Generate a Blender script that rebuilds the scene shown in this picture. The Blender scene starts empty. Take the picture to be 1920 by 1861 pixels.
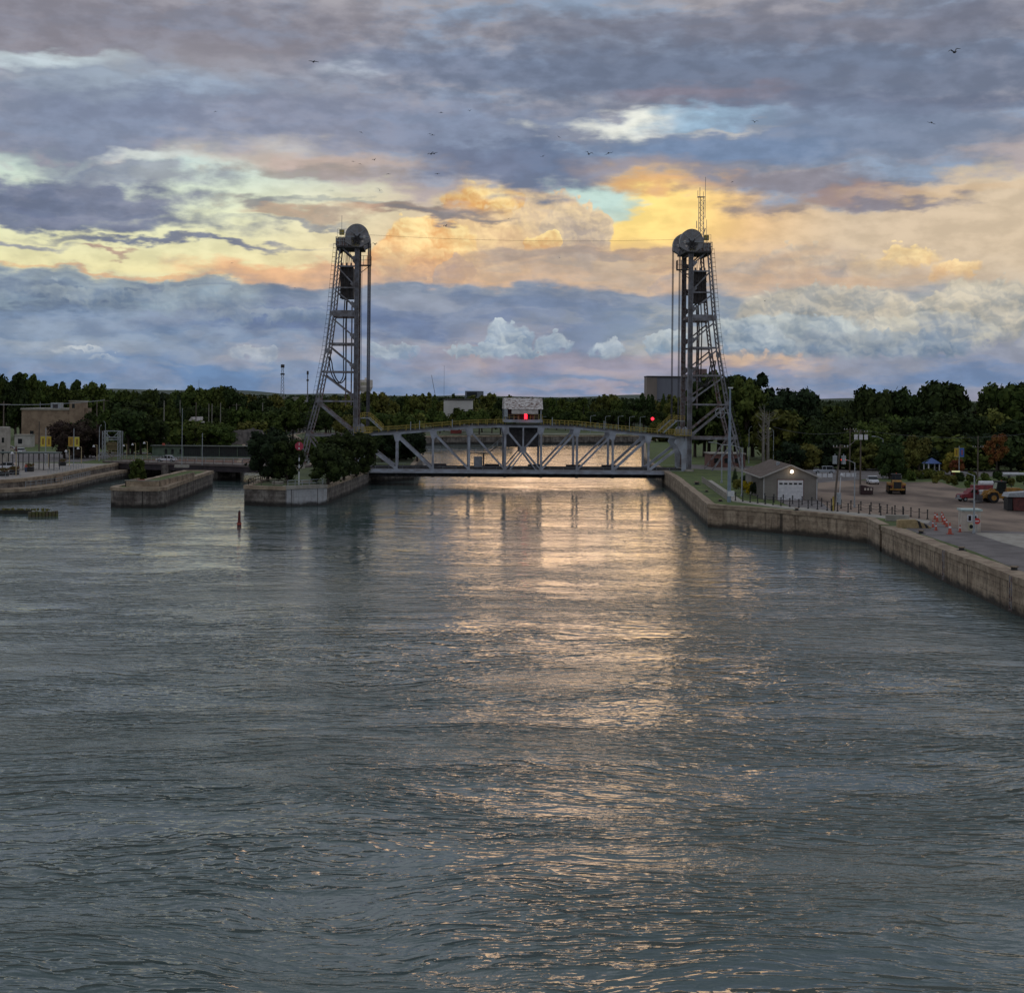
import bpy, bmesh, math, random, os
import numpy as np
from mathutils import Vector, Matrix
R = math.radians
scene = bpy.context.scene
COL = scene.collection

# ------------------------------------------------------------------ camera
H = 19.4            # eye height above the water, metres
FPX = 2900.0        # focal length in photo pixels (photo 1920 wide)
PX, PY = 960.0, 742.0
ROLL = 0.0096
cam_d = bpy.data.cameras.new('camera'); cam = bpy.data.objects.new('camera', cam_d); COL.objects.link(cam)
cam_d.sensor_fit = 'HORIZONTAL'; cam_d.sensor_width = 36.0; cam_d.lens = FPX / 1920 * 36.0
cam_d.shift_x = 0.0; cam_d.shift_y = -(930.5 - PY) / 1920
cam_d.clip_start = 0.5; cam_d.clip_end = 30000
cam.matrix_world = Matrix.Translation((0, 0, H)) @ Matrix.Rotation(R(90), 4, 'X') @ Matrix.Rotation(ROLL, 4, 'Z')
scene.camera = cam
scene.view_settings.view_transform = 'Standard'
scene.view_settings.look = 'None'
scene.view_settings.exposure = 0.0
scene.view_settings.gamma = 1.0
scene.view_settings.use_curve_mapping = False
scene.cycles.max_bounces = 5
scene.cycles.diffuse_bounces = 2
scene.cycles.glossy_bounces = 3
scene.cycles.transparent_max_bounces = 6
scene.cycles.caustics_reflective = False
scene.cycles.caustics_refractive = False

def hx(s, a=1.0):
    s = s.lstrip('#'); v = [int(s[i:i+2], 16) / 255 for i in (0, 2, 4)]
    return tuple((c / 12.92 if c <= .04045 else ((c + .055) / 1.055) ** 2.4) for c in v) + (a,)

# ------------------------------------------------------------------ node helper
class G:
    """small expression builder over a node tree"""
    def __init__(s, nt, dim='3D'): s.nt = nt; s.dim = dim
    def n(s, t, **kw):
        o = s.nt.nodes.new(t)
        for k, v in kw.items(): setattr(o, k, v)
        return o
    def put(s, sock, v):
        if isinstance(v, bpy.types.NodeSocket): s.nt.links.new(v, sock)
        elif v is not None: sock.default_value = v
    def m(s, op, a, b=None, c=None, clamp=False):
        o = s.n('ShaderNodeMath', operation=op); o.use_clamp = clamp
        s.put(o.inputs[0], a)
        if b is not None: s.put(o.inputs[1], b)
        if c is not None: s.put(o.inputs[2], c)
        return o.outputs[0]
    def vm(s, op, a, b=None, c=None):
        o = s.n('ShaderNodeVectorMath', operation=op); s.put(o.inputs[0], a)
        if b is not None: s.put(o.inputs[1], b)
        if c is not None: s.put(o.inputs[2], c)
        return o.outputs['Value'] if op in ('LENGTH', 'DOT_PRODUCT', 'DISTANCE') else o.outputs[0]
    def xyz(s, x, y, z=0.0):
        o = s.n('ShaderNodeCombineXYZ')
        for i, v in enumerate((x, y, z)): s.put(o.inputs[i], v)
        return o.outputs[0]
    def sep(s, v):
        o = s.n('ShaderNodeSeparateXYZ'); s.put(o.inputs[0], v); return o.outputs
    def noise(s, vec, scale=1, detail=3, rough=.5, dist=0, col=False, lac=2.0):
        o = s.n('ShaderNodeTexNoise'); o.noise_dimensions = s.dim; s.put(o.inputs['Vector'], vec); o.inputs['Scale'].default_value = scale
        o.inputs['Detail'].default_value = detail; o.inputs['Roughness'].default_value = rough
        o.inputs['Distortion'].default_value = dist; o.inputs['Lacunarity'].default_value = lac
        return o.outputs['Color' if col else 'Fac']
    def voro(s, vec, scale=1, feature='F1', detail=0, rand=1.0, out='Distance', smooth=None):
        o = s.n('ShaderNodeTexVoronoi', feature=feature); o.voronoi_dimensions = s.dim; s.put(o.inputs['Vector'], vec); o.inputs['Scale'].default_value = scale
        if 'Detail' in o.inputs: o.inputs['Detail'].default_value = detail
        if smooth is not None and 'Smoothness' in o.inputs: o.inputs['Smoothness'].default_value = smooth
        o.inputs['Randomness'].default_value = rand
        return o.outputs[out]
    def mr(s, v, a, b, c=0.0, d=1.0, smooth=True):
        o = s.n('ShaderNodeMapRange', interpolation_type='SMOOTHSTEP' if smooth else 'LINEAR')
        for i, x in enumerate((v, a, b, c, d)): s.put(o.inputs[i], x)
        return o.outputs[0]
    def mix(s, f, a, b, blend='MIX'):
        o = s.n('ShaderNodeMix', data_type='RGBA', blend_type=blend)
        s.put(o.inputs[0], f); s.put(o.inputs[6], a); s.put(o.inputs[7], b)
        return o.outputs[2]
    def ramp(s, f, stops, interp='LINEAR'):
        o = s.n('ShaderNodeValToRGB'); cr = o.color_ramp; cr.interpolation = interp
        while len(cr.elements) < len(stops): cr.elements.new(.5)
        for e, (p, c) in zip(cr.elements, stops):
            e.position = p; e.color = hx(c) if isinstance(c, str) else c
        s.put(o.inputs[0], f); return o.outputs[0]

# ------------------------------------------------------------------ world: dusk sky behind broken cloud
SUN_AZ, SUN_EL = R(3.3), R(6.5)     # azimuth from +Y towards +X
def cool(h, k=.08):
    "blues of the cloud layers pulled a little towards grey"
    r, g_, b, a = hx(h)
    if b <= r: return r, g_, b, a
    l = .3 * r + .5 * g_ + .2 * b
    return r + (l - r) * k, g_ + (l - g_) * k, b + (l - b) * k, a
def build_world():
    w = bpy.data.worlds.new('World'); scene.world = w; w.use_nodes = True
    nt = w.node_tree; nt.nodes.clear(); g = G(nt, '2D')
    d = g.n('ShaderNodeTexCoord').outputs['Generated']
    x, y, z = g.sep(d)
    hor = g.m('SQRT', g.m('ADD', g.m('MULTIPLY', x, x), g.m('MULTIPLY', y, y)))
    u = g.m('MULTIPLY', g.m('ARCTAN2', x, y), 29.0)
    v = g.m('MULTIPLY', g.m('DIVIDE', g.m('MAXIMUM', z, 0.0), g.m('MAXIMUM', hor, .02)), 29.0)
    v = g.m('MINIMUM', v, 40.0)
    P0 = g.xyz(u, v, 0)
    def uv(px, py):
        dx, dy = (px - PX), (PY - py)
        return math.atan((dx - dy * ROLL) / FPX) * 29.0, (dx * ROLL + dy) / 100.0
    # generic broken overcast away from the sunset
    gen = g.mix(g.mr(g.noise(g.vm('MULTIPLY', P0, (.13, .2, 1)), 1.0, 4, .6), .38, .62), hx('7e8696'), hx('c3c8d0'))
    sky = g.n('ShaderNodeTexSky', sky_type='NISHITA'); sky.sun_disc = False
    sky.sun_elevation = SUN_EL; sky.sun_rotation = SUN_AZ; sky.air_density = 1.4; sky.dust_density = 2.0
    air = g.vm('SCALE', sky.outputs[0]); air.node.inputs["Scale"].default_value = 0.004
    # warped coordinates: stratus (stretched) and cumulus (billowy)
    a1 = g.noise(g.vm('MULTIPLY', P0, (.35, .9, 1)), 1.0, 4, .55, col=True)
    a2 = g.noise(g.vm('MULTIPLY', P0, (1.1, 3.8, 1)), 1.0, 5, .54, col=True)
    S = g.vm('ADD', g.vm('MULTIPLY_ADD', g.vm('SUBTRACT', a1, (.5, .5, .5)), (2.6, .9, 0), P0),
             g.vm('MULTIPLY', g.vm('SUBTRACT', a2, (.5, .5, .5)), (1.1, .5, 0)))
    c1 = g.noise(P0, 2.2, 5, .5, col=True)
    c1v = g.vm('SUBTRACT', c1, (.5, .5, .5))
    pv = g.vm('MULTIPLY_ADD', c1v, (.26, .26, 0), g.vm('MULTIPLY', P0, (1, 1.2, 1)))
    vo = g.voro(pv, 3.0, 'F1', detail=2)
    vo2 = g.voro(g.vm('ADD', pv, (.035, .06, 0)), 3.0, 'F1', detail=2)
    C = g.vm('MULTIPLY_ADD', c1v, (.5, .35, 0), P0)
    C = g.vm('ADD', C, g.xyz(0, g.m('MULTIPLY', g.m('SUBTRACT', g.m('MINIMUM', vo, .62), .4), .40), 0))
    st = g.noise(g.vm('MULTIPLY', S, (.42, 2.0, 1)), 1.0, 5, .52)       # long streaks
    st2 = g.noise(g.vm('MULTIPLY', S, (.22, .75, 1)), 1.0, 4, .5)      # broad patches
    fi = g.noise(g.vm('MULTIPLY', P0, (1.6, 3.4, 1)), 1.0, 6, .52)     # fine
    sh = g.m('ADD', g.mr(g.m('SUBTRACT', vo2, vo), -.2, .24, .06, .42, smooth=False), g.mr(g.noise(C, 1.2, 4, .5), .3, .7, -.12, .48))
    IN = dict(P=(P0, 'V'), S=(S, 'V'), C=(C, 'V'), u=(u, 'F'), v=(v, 'F'), st=(st, 'F'), st2=(st2, 'F'), fi=(fi, 'F'), sh=(sh, 'F'), gen=(gen, 'C'), air=(air, 'C'))
    items = [('W',) + tuple(a) for a in WARM] + [('K',) + tuple(a) for a in CUM] + [('B',) + tuple(a) for a in STRAT] + [('K',) + tuple(a) for a in CUM2]
    tops = [('T',) + tuple(a) for a in TOP]
    def reach(it):
        k = it[0]
        if k in 'WT': X, Y, rx, ry, soft, ta = it[2], it[3], it[4], it[5], it[8], (it[9] if len(it) > 9 else (.9 if k == 'T' else 0)); sp = it[1]
        elif k == 'B': X, Y, rx, ry, soft, ta = it[1], it[2], it[3], it[4], it[8], (it[9] if len(it) > 9 else .5); sp = 'S'
        else: X, Y, rx, ry = it[1:5]; soft = (it[7] if len(it) > 7 else {}).get('soft', .09); ta = 0; sp = 'C'
        cu, cv = uv(X, Y); k_ = 1 + soft + ta * .3
        wx, wy = dict(S=(1.0, .45), C=(.25, .35), P=(.02, .02))[sp]
        return cu - rx / 100 * k_ - wx, cu + rx / 100 * k_ + wx, cv - ry / 100 * k_ - wy, cv + ry / 100 * k_ + wy
    US = [-99, -4.9, 0.0, 4.9, 99]; VS = [-1, 1.1, 2.1, 3.1, 4.3, 9.6]
    def tile(i, j):
        u0, u1, v0, v1 = US[i], US[i + 1], VS[j], VS[j + 1]
        tr = bpy.data.node_groups.new('sky patch', 'ShaderNodeTree'); t = G(tr, '2D')
        gi = t.n('NodeGroupInput')
        for k, (_, ty) in IN.items():
            tr.interface.new_socket(k, in_out='INPUT', socket_type={'V': 'NodeSocketVector', 'F': 'NodeSocketFloat', 'C': 'NodeSocketColor'}[ty])
        tr.interface.new_socket('sky', in_out='OUTPUT', socket_type='NodeSocketShader')
        I = {k: gi.outputs[k] for k in IN}
        SP = dict(S=I['S'], C=I['C'], P=I['P'])
        c = t.ramp(t.m('DIVIDE', I['v'], 7.5, clamp=True), CLEAR)
        c = t.mix(1.0, c, I['air'], 'ADD')
        c = t.vm('ADD', c, (1e-6 * (1 + i + 7 * j),) * 3)           # every patch its own chain
        stm = None
        def disc(c, P, px, py, rx, ry, tex, ta, alpha, soft):
            cu, cv = uv(px, py)
            q = t.vm('MULTIPLY_ADD', c, (1e-7, 1e-7, 1e-7), P)      # keeps the node order sequential
            q = t.vm('MULTIPLY_ADD', q, (100 / rx, 100 / ry, 0), (-cu * 100 / rx, -cv * 100 / ry, 0))
            r = t.vm('LENGTH', q)
            if ta: r = t.m('MULTIPLY_ADD', tex, ta, t.m('SUBTRACT', r, ta * .5))
            return q, t.mr(r, 1 + soft, 1 - soft, 0, alpha)
        def draw(c, it):
            nonlocal stm
            k = it[0]
            if k in 'WT':
                ta = it[9] if len(it) > 9 else (.9 if k == 'T' else 0)
                _, mk = disc(c, SP[it[1]], *it[2:6], I['st' if k == 'W' else 'fi'], ta, it[7], it[8])
                return t.mix(mk, c, cool(it[6]))
            if k == 'B':
                if stm is None: stm = t.mr(I['st'], .33, .67)
                _, mk = disc(c, I['S'], *it[1:5], I['fi'], it[9] if len(it) > 9 else .5, it[7], it[8])
                return t.mix(mk, c, t.mix(t.m('MULTIPLY_ADD', t.vm('DOT_PRODUCT', c, (1, 0, 0)), 1e-7, stm), cool(it[5]), cool(it[6])))
            o = it[7] if len(it) > 7 else {}
            q, mk = disc(c, I['C'], *it[1:5], None, 0, o.get('alpha', 1.0), o.get('soft', .09))
            qv = t.vm('DOT_PRODUCT', q, (0, 1, 0))
            mk = t.m('MULTIPLY', mk, t.mr(qv, -.95, -.2, 0, 1))       # soft, dissolving foot
            f = t.m('MULTIPLY_ADD', qv, .4, I['sh'], clamp=True)
            return t.mix(mk, c, t.mix(f, hx(it[5]), hx(it[6])))
        def near(it):
            a, b, e, f = reach(it); return b > u0 and a < u1 and f > v0 and e < v1
        for it in items:
            if near(it): c = draw(c, it)
        if v1 > 2.2:
            bcv = t.n('ShaderNodeFloatCurve'); cm = bcv.mapping.curves[0]
            for k, (a, b) in enumerate(DECK):
                if k < 2: cm.points[k].location = (a, (PY - b) / 750)
                else: cm.points.new(a, (PY - b) / 750)
            bcv.mapping.update()
            t.put(bcv.inputs['Value'], t.mr(I['u'], -9.6, 9.6, smooth=False))
            dv = t.m('SUBTRACT', t.m('MULTIPLY_ADD', I['fi'], .9, t.m('SUBTRACT', t.vm('DOT_PRODUCT', I['S'], (0, 1, 0)), .45)), t.m('MULTIPLY', bcv.outputs[0], 7.5))
            mk = t.mr(dv, -.2, .3)
            deck = t.mix(t.mr(I['st2'], .36, .62), hx('757e90'), hx('a09da3'))
            deck = t.mix(t.mr(I['st'], .38, .72), deck, hx('8b9cb3'))
            warm = t.mr(dv, 1.3, -.1)
            deck = t.mix(t.m('MULTIPLY', warm, t.mr(I['st2'], .42, .6, 0, .55)), deck, hx('b9a59c'))
            c = t.mix(mk, c, deck)
            for it in tops:
                if near(it): c = draw(c, it)
        if v1 > 7: c = t.mix(t.mr(I['v'], 7.0, 9.5), c, I['gen'])
        if i in (0, len(US) - 2): c = t.mix(t.mr(t.m('ABSOLUTE', I['u']), 11.0, 15.8), c, I['gen'])
        f = t.mr(I['fi'], .3, .7, .93, 1.13)
        c = t.mix(1.0, c, t.xyz(f, f, f), 'MULTIPLY')
        bg = t.n('ShaderNodeBackground'); t.put(bg.inputs[0], c)
        go = t.n('NodeGroupOutput'); tr.links.new(bg.outputs[0], go.inputs[0])
        gn = g.n('ShaderNodeGroup'); gn.node_tree = tr
        for k, (sck, _) in IN.items(): nt.links.new(sck, gn.inputs[k])
        return gn.outputs[0]
    def mixs(f, a, b):
        o = g.n('ShaderNodeMixShader'); nt.links.new(f, o.inputs[0]); nt.links.new(a, o.inputs[1]); nt.links.new(b, o.inputs[2]); return o.outputs[0]
    def split(i0, i1, j):
        if i1 - i0 == 1: return tile(i0, j)
        m_ = (i0 + i1) // 2
        return mixs(g.m('GREATER_THAN', u, US[m_]), split(i0, m_, j), split(m_, i1, j))
    rows = [split(0, len(US) - 1, j) for j in range(len(VS) - 1)]
    r = rows[-1]
    for j in range(len(rows) - 2, -1, -1): r = mixs(g.m('GREATER_THAN', v, VS[j + 1]), rows[j], r)
    bg = g.n('ShaderNodeBackground'); g.put(bg.inputs[0], gen)
    far = g.m('MAXIMUM', g.m('GREATER_THAN', g.m('ABSOLUTE', u), 15.9), g.m('GREATER_THAN', v, 9.59))
    r = mixs(far, r, bg.outputs[0])
    bl = g.n('ShaderNodeBackground'); bl.inputs[0].default_value = hx('3a4044')
    r = mixs(g.m('LESS_THAN', z, -0.001), r, bl.outputs[0])
    out = g.n('ShaderNodeOutputWorld'); nt.links.new(r, out.inputs[0])
    w.cycles.sampling_method = 'MANUAL'; w.cycles.sample_map_resolution = 512

CLEAR = [(0, '8b92ab'), ((742-700)/750, '7189ab'), ((742-640)/750, '7f9ab8'), ((742-560)/750, 'b3bcae'), ((742-520)/750, 'dbd6a8'), ((742-460)/750, 'd6d9b4'),
         ((742-400)/750, 'cfdcc2'), ((742-340)/750, 'bdd2cb'), ((742-230)/750, '9fc0d2'), ((742-120)/750, 'a2bed2'), (1.0, '8ba6c8')]
DECK = [(0, 330), (.1, 335), (.2, 290), (.3, 340), (.37, 365), (.43, 385), (.47, 350), (.53, 352), (.6, 330), (.68, 340), (.76, 380), (.84, 390), (.9, 345), (1, 330)]
# (space, x, y, rx, ry, colour, alpha, softness, streak amount) in the sky's own angle grid, 100 units = about 2 degrees
WARM = [
 ('P', 1300, 440, 620, 150, 'dabb9c', .95, .55),
 ('P', 1750, 440, 500, 150, 'd2bea4', .95, .5),
 ('S', 1450, 590, 700, 90, 'b9b0a4', .8, .5),
 ('P', 1190, 400, 240, 120, 'fac986', 1.0, .75),
 ('P', 1200, 395, 125, 80, 'ffe08c', 1.0, .9),
 ('S', 1060, 365, 95, 30, 'bcd6cd', 1.0, .35),
 ('S', 1130, 392, 40, 22, 'bcd6cd', .9, .45),
 ('S', 560, 508, 190, 16, 'e8b488', .9, .45, .4),
 ('S', 700, 520, 260, 22, 'dfb08a', .8, .5, .4),
 ('S', 230, 516, 190, 5, 'e0a877', .7, .6, .4),
]
CUM = [
 (985, 440, 150, 95, 'bfab98', 'efd2a4', dict(soft=.06)),
 (900, 470, 130, 70, 'd0ae88', 'f3d3a0', dict(alpha=.9, soft=.2)),
 (1080, 436, 74, 58, 'ad9f94', 'e8cfa8', dict(soft=.05)),
 (905, 368, 80, 34, 'd9a468', 'ffe3a2', dict(soft=.07)),
 (805, 450, 85, 52, 'dda268', 'ffe4a6', dict(soft=.05)),
 (770, 480, 80, 40, 'd99b66', 'ffdda0', dict(soft=.06)),
 (745, 500, 55, 24, 'd09a70', 'fbcf94', dict(soft=.1)),
 (815, 512, 66, 38, 'a98069', 'f8c083', dict(soft=.06)),
 (852, 506, 42, 30, '96888a', 'd8b795', dict(soft=.05)),
 (790, 532, 42, 14, 'e2a06c', 'ffce90', dict(soft=.15)),
 (1018, 450, 34, 24, 'd8aa76', 'ffe6a6', dict(soft=.05)),
 (1500, 505, 80, 48, '929496', 'd0bfa6', dict(soft=.06)),
 (1430, 525, 120, 34, '9a9996', 'cbbaa4', dict(soft=.1)),
 (1700, 486, 52, 24, 'd9b88a', 'fbe0a8', dict(soft=.14)),
 (1790, 510, 42, 20, 'd6b388', 'f5d8a4', dict(soft=.16)),
 (1640, 505, 50, 22, 'c2ae92', 'e2caa4', dict(alpha=.7, soft=.2)),
 (1240, 535, 26, 22, '9d989a', 'c9ae97', dict(soft=.07)),
]
# x, y, rx, ry, low colour, high colour, alpha, softness, raggedness
STRAT = [
 (1150, 530, 560, 60, 'ab9f98', 'd3b193', .75, .5),
 (1120, 480, 200, 12, 'a0958f', 'b89f8c', .9, .45),
 (900, 553, 300, 18, 'c5a793', 'e0b795', .7, .5),
 (960, 700, 1500, 60, '7489a8', '9094a6', .9, .55),
 (200, 640, 800, 110, '6f86a5', '8b9cb2', 1, .3),
 (200, 560, 620, 34, '64758f', '8fa3b2', .95, .3),
 (350, 540, 330, 14, '6a7a93', '98a5ad', .85, .5),
 (960, 560, 460, 26, '70819a', '8c98a8', .95, .35),
 (1000, 600, 620, 50, '71829f', '9099ab', 1, .3),
 (760, 610, 500, 30, '63759a', '7787a5', .6, .5),
 (1300, 650, 500, 36, '7c89a3', 'a39fa8', .8, .5),
 (1600, 610, 500, 60, '8595a8', 'aeb0ac', .9, .4),
 (1750, 690, 420, 45, '6d84a8', '8b92a5', .9, .5),
 (250, 700, 700, 36, '6484ad', '7b90ae', .85, .6),
 (900, 720, 900, 22, '6b86ac', '8b93a9', .7, .6),
 (600, 665, 420, 18, '9499a9', 'aaa4aa', .55, .6),
 (1120, 680, 330, 24, 'a297a4', 'b7a4a3', .6, .6),
 (1430, 668, 90, 20, 'c0a492', 'd9ba9c', .75, .6),
 (1230, 730, 200, 9, 'a89da8', 'bba9a9', .7, .6),
 (100, 655, 260, 16, '93a3b5', 'a6b0ba', .5, .6),
 (130, 395, 240, 42, '6c7790', '868ca0', 1, .3, .7),
 (60, 430, 330, 16, '6a7590', '7c839a', .95, .4, .7),
 (330, 462, 210, 6, '6f7890', '8a8c9a', .95, .6, .8),
 (30, 474, 80, 6, '79809a', '8a8ea0', .8, .6),
 (195, 479, 45, 5, 'a8938a', 'bb9c88', .9, .5),
 (250, 340, 160, 26, '7d87a0', '9aa1ac', .9, .4, .9),
 (490, 392, 60, 10, '83868f', '9a9490', .9, .5, .8),
 (560, 413, 120, 14, 'a49589', 'c6a68f', .85, .5, .8),
 (545, 428, 100, 5, '888c94', '9d9d9b', .8, .6, .8),
 (640, 385, 160, 7, '8e9496', 'a3a8a3', .7, .6, .9),
 (800, 400, 150, 13, '93857f', 'c2a089', .95, .4, .5),
 (850, 404, 110, 6, '7f7c80', '8f8785', .8, .6, .5),
 (1460, 395, 90, 18, '8b8387', 'a08f88', .85, .5, 1.1),
]
CUM2 = [
 (1560, 590, 175, 58, '8b9195', 'cfc5b2', dict(soft=.09)),
 (1470, 618, 150, 36, '8291a0', 'bcc2c0', dict(soft=.1)),
 (1850, 590, 130, 62, '8d9396', 'd0c6b2', dict(soft=.09)),
 (1740, 625, 120, 42, '8893a0', 'c8c4b6', dict(soft=.1)),
 (1620, 645, 180, 30, '74859a', 'a6adb1', dict(soft=.1)),
 (1420, 640, 60, 34, '788a9e', 'b3bbbe', dict(soft=.06)),
 (950, 628, 44, 34, '8798ad', 'bcc6cc', dict(soft=.1)),
 (930, 652, 100, 18, '8193a8', 'b3bdc4', dict(soft=.06)),
 (1035, 640, 38, 20, '8798ad', 'b7c1c8', dict(soft=.12)),
 (735, 655, 48, 18, '8192a8', 'aeb8c1', dict(soft=.09)),
 (1140, 648, 36, 20, '8294a9', 'b0bac3', dict(soft=.14)),
 (1250, 638, 42, 26, '8195a9', 'b6bfc4', dict(soft=.06)),
 (480, 658, 48, 18, '8e9bad', 'b2b9c1', dict(soft=.12, alpha=.85)),
 (140, 650, 42, 10, '97a4b3', 'c3c9ce', dict(soft=.3, alpha=.8)),
 (195, 667, 34, 8, '93a1b2', 'b6bfc7', dict(soft=.3, alpha=.6)),
 (320, 562, 170, 26, '73869b', 'a2aeb5', dict(soft=.2, alpha=.55)),
 (120, 552, 130, 20, '70829a', 'a2aeb4', dict(soft=.2, alpha=.6)),
 (520, 590, 150, 16, '74869c', '9ca7b1', dict(soft=.2, alpha=.6)),
]
TOP = [
 ('S', 250, 60, 520, 60, '7f7d8b', .7, .6),
 ('S', 300, 110, 500, 36, '8a8690', .7, .6),
 ('S', 70, 140, 130, 14, 'c9d9df', .8, .9, 1.7),
 ('S', 230, 175, 220, 30, 'a3b2c2', .6, .7),
 ('S', 100, 250, 300, 60, '7f8ba4', .8, .5),
 ('S', 560, 145, 260, 36, '9e9ba3', .6, .7),
 ('S', 700, 137, 70, 12, 'dfe6ea', .75, .9, 1.4),
 ('S', 700, 230, 420, 50, '7f8aa5', .7, .6),
 ('S', 900, 130, 300, 40, '76849f', .8, .6),
 ('S', 1500, 150, 620, 60, '6c7890', .9, .5),
 ('S', 1500, 60, 600, 40, '74788a', .8, .6),
 ('S', 1650, 210, 350, 20, '666f88', .7, .6),
 ('S', 1280, 180, 160, 20, '89808e', .7, .6),
 ('S', 1170, 238, 110, 15, 'f2f3e6', .9, .8, 1.8),
 ('S', 1330, 232, 110, 17, 'a5cbe4', .85, .7, 1.2),
 ('S', 1370, 248, 70, 5, 'f7e8c8', .8, .9, 1.3),
 ('S', 1600, 260, 330, 50, '7a89a3', .8, .6),
 ('S', 1000, 310, 130, 42, '687895', .95, .4),
 ('S', 890, 300, 100, 36, '737d97', .9, .5),
 ('S', 1350, 280, 220, 26, '7189ab', .8, .6),
 ('S', 1200, 320, 120, 24, 'a79a9d', .6, .7),
 ('S', 560, 300, 200, 22, 'c6b2a6', .75, .7, 1.2),
 ('S', 600, 325, 160, 14, '9b928f', .7, .6, 1.0),
 ('S', 500, 268, 90, 18, 'd8cfc2', .5, .9, 1.4),
 ('S', 270, 305, 80, 12, 'd9e0da', .75, .8, 1.4),
 ('S', 1230, 345, 110, 12, 'e0ad78', .75, .8, 1.0),
 ('S', 1480, 350, 160, 22, '8a8793', .9, .5),
 ('S', 1620, 375, 110, 20, 'a28c88', .85, .5),
 ('S', 1720, 392, 90, 10, '84808c', .9, .6),
 ('S', 1800, 375, 130, 10, 'd3b795', .6, .8, 1.2),
]
build_world()

# ------------------------------------------------------------------ sun: low, behind the cloud over the far bank
sun_d = bpy.data.lights.new('sun', 'SUN'); sun_d.energy = 0.045; sun_d.angle = R(11); sun_d.color = (1.0, .60, .30)
sun = bpy.data.objects.new('sun', sun_d); COL.objects.link(sun)
sd = Vector((math.sin(SUN_AZ) * math.cos(SUN_EL), math.cos(SUN_AZ) * math.cos(SUN_EL), math.sin(SUN_EL)))
sun.rotation_euler = sd.to_track_quat('Z', 'Y').to_euler()

# ------------------------------------------------------------------ photo geometry -> world
CR, SR = math.cos(ROLL), math.sin(ROLL)
def at(px, py, Y):
    "world point seen at that photo pixel at depth Y"
    dx, dy = (px - PX) / FPX, (PY - py) / FPX
    return Vector(((dx * CR - dy * SR) * Y, Y, H + (dx * SR + dy * CR) * Y))
def on(px, py, z=3.4):
    "world point on the level z seen at that photo pixel"
    dx, dy = (px - PX) / FPX, (PY - py) / FPX
    return at(px, py, (z - H) / (dx * SR + dy * CR))
ZL = 3.4            # level of the quays

# ------------------------------------------------------------------ materials
MATS = {}
def pm(name, c1, c2=None, scale=1.0, rough=.7, metal=0.0, bump=0.0, bscale=None, detail=4, stretch=(1, 1, 1), spec=.5, world=False, rand=0.0, lo=.35, hi=.65):
    if name in MATS: return MATS[name]
    m = bpy.data.materials.new(name); m.use_nodes = True; nt = m.node_tree; g = G(nt)
    b = nt.nodes['Principled BSDF']
    a, c = hx(c1), hx(c2 or c1)
    if world: co = g.n('ShaderNodeNewGeometry').outputs['Position']
    else: co = g.n('ShaderNodeTexCoord').outputs['Object']
    co = g.vm('MULTIPLY', co, stretch)
    col = g.mix(g.mr(g.noise(co, scale, detail, .6), lo, hi), a, c)
    if rand:
        oi = g.n('ShaderNodeObjectInfo').outputs['Random']
        h = g.n('ShaderNodeHueSaturation'); g.put(h.inputs['Color'], col)
        g.put(h.inputs['Value'], g.mr(oi, 0, 1, 1 - rand, 1 + rand, smooth=False))
        g.put(h.inputs['Hue'], g.mr(g.m('FRACT', g.m('MULTIPLY', oi, 7.3)), 0, 1, .5 - rand * .07, .5 + rand * .05, smooth=False)); col = h.outputs[0]
    g.put(b.inputs['Base Color'], col)
    b.inputs['Roughness'].default_value = rough; b.inputs['Metallic'].default_value = metal
    b.inputs['Specular IOR Level'].default_value = spec
    if bump:
        bn = g.n('ShaderNodeBump'); bn.inputs['Strength'].default_value = bump; bn.inputs['Distance'].default_value = .1
        g.put(bn.inputs['Height'], g.noise(co, bscale or scale * 4, 4, .6)); nt.links.new(bn.outputs[0], b.inputs['Normal'])
    MATS[name] = m; return m
def emit(name, col, strength):
    if name in MATS: return MATS[name]
    m = bpy.data.materials.new(name); m.use_nodes = True; b = m.node_tree.nodes['Principled BSDF']
    b.inputs['Base Color'].default_value = hx(col); b.inputs['Emission Color'].default_value = hx(col); b.inputs['Emission Strength'].default_value = strength
    MATS[name] = m; return m

steel = pm('steel_paint', 'a6abb6', '8a898f', .5, .6, bump=.1, world=True)
steel_t = pm('steel_tower', '8b8b93', '6a6465', .8, .7, world=True, bump=.1)
rusty = pm('steel_rusty_underlit', '8d8a8d', '6b5048', 1.6, .75, world=True)
steel_d = pm('steel_dark', '4a4648', '2f2b2c', 1.5, .7, world=True)
yel = pm('rail_yellow', 'b39d4c', '94803c', 2, .7, world=True)
ropem = pm('rope_steel', '55535a', '403e44', 2, .6)
galv = pm('galvanised', 'a6abb0', '8d9296', 3, .5, metal=.3)
wood = pm('pole_wood', '6d6258', '544a40', 2, .9, stretch=(3, 3, .4))
white = pm('paint_white', 'd6d6d8', 'c4c4c8', 2, .5)
black = pm('black_paint', '1a1a1c', '252527', 3, .6)
rubber = pm('rubber', '151515', '222120', 3, .9)
glass_d = pm('dark_glass', '1a2226', '11171b', 3, .1)
red = pm('paint_red', '7c2c30', '662328', 2, .5)
orange = pm('cone_orange', 'b95540', '9c4433', 2, .6)
cyellow = pm('machine_yellow', 'a87a32', '7d5c2a', 1.4, .7)
conc_l = pm('concrete_light', 'a8a196', '8e887e', .7, .9, bump=.3, world=True)
gravel = pm('gravel', '94806f', '5f5046', .09, 1, bump=.5, bscale=3, world=True, stretch=(1, .45, 1), lo=.38, hi=.62, detail=8)
asph = pm('asphalt', '7a7371', '5f5957', .25, .95, bump=.2, bscale=6, world=True)
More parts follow.
